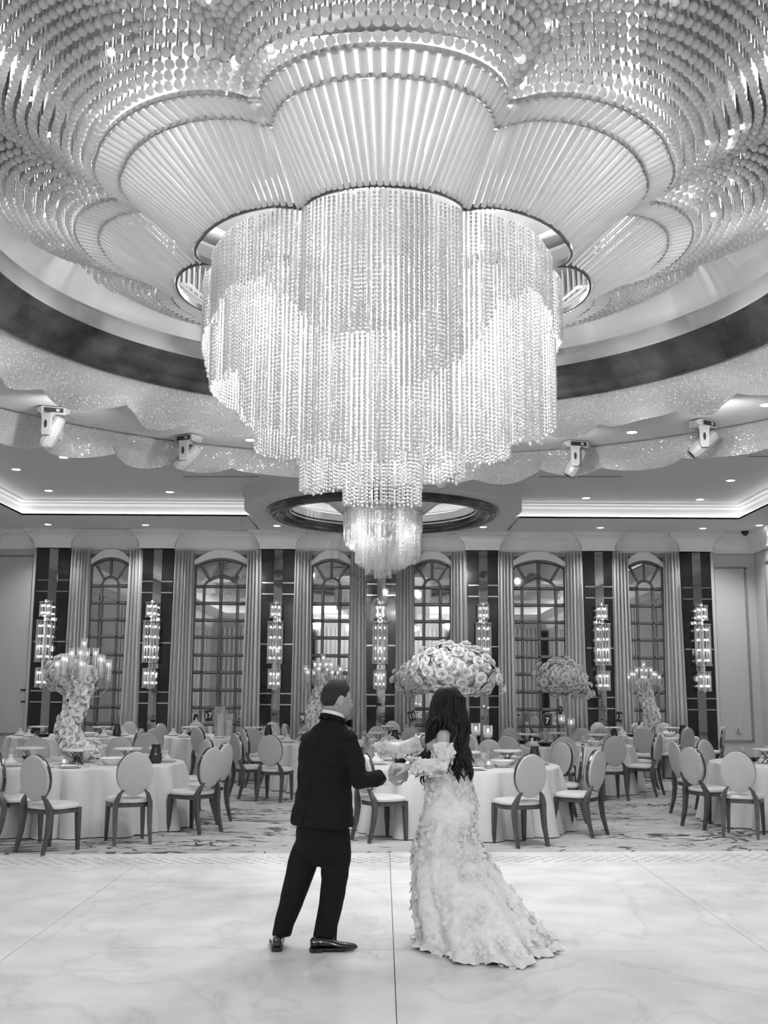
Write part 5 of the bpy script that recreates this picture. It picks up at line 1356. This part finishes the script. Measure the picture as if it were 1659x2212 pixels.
while cnt < 290:
    j = rn.random(); u = rn.random(); vv = j**.8*(NR-1.01)
    jj = int(vv); ii = int(u*n)
    up_ = vv/NR
    # dense on the upper hip, the swept-up fold and the hem, sparse between
    x = rings_g[jj][ii][0]; y = rings_g[jj][ii][1]
    if y > .05 and rn.random() < .75: continue
    dens = .35+.65*exp(-((up_-.12)/.07)**2)+.9*exp(-((up_-.5)/.12)**2)*(1 if x > -.05 else .4)+.8*exp(-((up_-.93)/.1)**2)
    if .22 < up_ < .36 and x > -.2 and x < .12: dens = .08
    if rn.random() > dens: continue
    p = Vector(rings_g[jj][ii]); pa = Vector(rings_g[jj][(ii+1) % n]); pb = Vector(rings_g[min(jj+1, NR-1)][ii]); nr = (pb-p).cross(pa-p)
    if nr.length < 1e-7: continue
    nr.normalize()
    if nr.dot(p-Vector((secs[0][0]-.45, 0, p.z))) < 0: nr = -nr
    put_flower(gown, p+nr*.004, nr, rn.uniform(.75, 1.35), rn); cnt += 1
# detached sleeves with petals
def sleeve(pts, rad, nf, seed, nm='sleeve'):
    q = MB(); q.tube([WL(p) for p in pts], rad, 18, False); o = q.build(nm, M['gown'], bride)
    rn = random.Random(seed)
    for k in range(nf):
        u = rn.random()*(len(pts)-1)*.999; i = int(u); c = WL(pts[i].lerp(pts[i+1], u-i)); t = (pts[i+1]-pts[i]).normalized()
        s1 = t.cross(Vector((0, 1, 0))).normalized(); s2 = t.cross(s1); a = rn.random()*2*pi; d = s1*cos(a)+s2*sin(a)
        if d.y > .5: continue
        put_flower(o, c+d*(rad[i]+(rad[i+1]-rad[i])*(u-i)), d, rn.uniform(.9, 1.3), rn)
sleeve([shN.lerp(elN, .35), shN.lerp(elN, .7), elN, elN.lerp(wrN, .5), wrN+Vector((.01, 0, 0))], [.062, .06, .055, .043, .034], 56, 3)
sleeve([shF.lerp(elF, .25), elF, elF.lerp(wrF, .5), wrF+Vector((.01, 0, 0))], [.055, .047, .04, .033], 22, 5)
# long wavy hair
b = MB(); C = lambda x, y, Y: WL(P(x, y, Y))
# crown and mass of hair as one flowing shape
hs = [(1479, 965, 971, .01), (1481, 957, 979, .03), (1486, 949, 987, .06), (1494, 942, 995, .082), (1505, 936, 1002, .1), (1520, 931, 1007, .108), (1545, 927, 1008, .1), (1570, 921, 1012, .085), (1600, 916, 1018, .075), (1630, 913, 1018, .065), (1655, 916, 1012, .05), (1672, 925, 1006, .03)]
rs = []; nH = 96
for k, (y, xl, xr, bd) in enumerate(hs):
    pl, pr = P(xl, y, YW-.05), P(xr, y, YW-.05); cx = (pl.x+pr.x)/2; a = (pr.x-pl.x)/2; row = []
    yo = YW+.0 if k < 6 else YW-.03-.012*(k-6)
    cut = 1.
    for i in range(nH):
        u = 2*pi*i/nH; am = (0 if k < 2 else .05+.02*k)
        g = 1+am*(abs(sin(u*11+k*.55))-.5)*.5
        row.append((cx+a*cos(u)*g-.45, yo+bd*sin(u)*g-YW, (pl.z+pr.z)/2))
    rs.append(row)
# split below the nape so that the near shoulder shows between the two falls of hair
b.rings(rs[:7])
b.build('hair_crown', M['locks'], bride)
rn = random.Random(21); b = MB(); nl = 0
def lock(x0, y0, x1, y1, Y0, Y1, r, wv, ph, curl=1.):
    pts = []; rad = []; N = 16
    for i in range(N+1):
        t = i/N; x = x0+(x1-x0)*t+wv*sin(ph+t*10.5)*t**.6; y = y0+(y1-y0)*t; Y = Y0+(Y1-Y0)*t+.018*cos(ph+t*9.5)*t
        if t > .85: x += curl*(t-.85)/.15*7
        pts.append(C(x, y, Y)); rad.append(r*(1.05 if t < .1 else 1)*(1-t**3.2)**.6+.0012)
    b.tube(pts, rad, 7, True)
# left fall (towards the groom), behind the near arm
for k in range(34):
    u = rn.random(); lock(936+u*26, 1512+rn.random()*30, 913+u*36, rn.uniform(1640, 1682), YW+.0-.06*rn.random(), YW-.02-.1*rn.random(), rn.uniform(.012, .02), rn.uniform(7, 9.5), .3+u*1.6, rn.uniform(-2, 1))
# right fall, over the back
for k in range(46):
    u = rn.random(); lock(965+u*40, 1505+rn.random()*40, 980+u*37, rn.uniform(1625, 1692), YW-.08-.06*rn.random(), YW-.12-.06*rn.random(), rn.uniform(.012, .02), rn.uniform(7, 10), 2.6+u*1.6+rn.random()*.5, rn.uniform(-2, 1))
# front of the crown flowing down
for k in range(26):
    u = rn.random(); lock(943+u*52, 1493+80*(u-.5)**2+rn.random()*6, 925+u*88, rn.uniform(1560, 1600), YW-.10+.03*abs(u-.5), YW-.12, rn.uniform(.012, .017), 3, rn.random()*6, 0)
# loose curled ends
for x0, y0, x1, y1 in ((945, 1655, 905, 1697), (950, 1660, 925, 1698), (955, 1650, 932, 1694), (985, 1660, 983, 1692), (995, 1650, 960, 1672), (1005, 1650, 975, 1676)):
    for j in range(2): lock(x0+j*3, y0-40, x1+j*3, y1, YW-.10, YW-.22 if x0 > 960 else YW-.02, .008, 4, x0+j, 1)
b.build('hair_locks', M['locks'], bride)
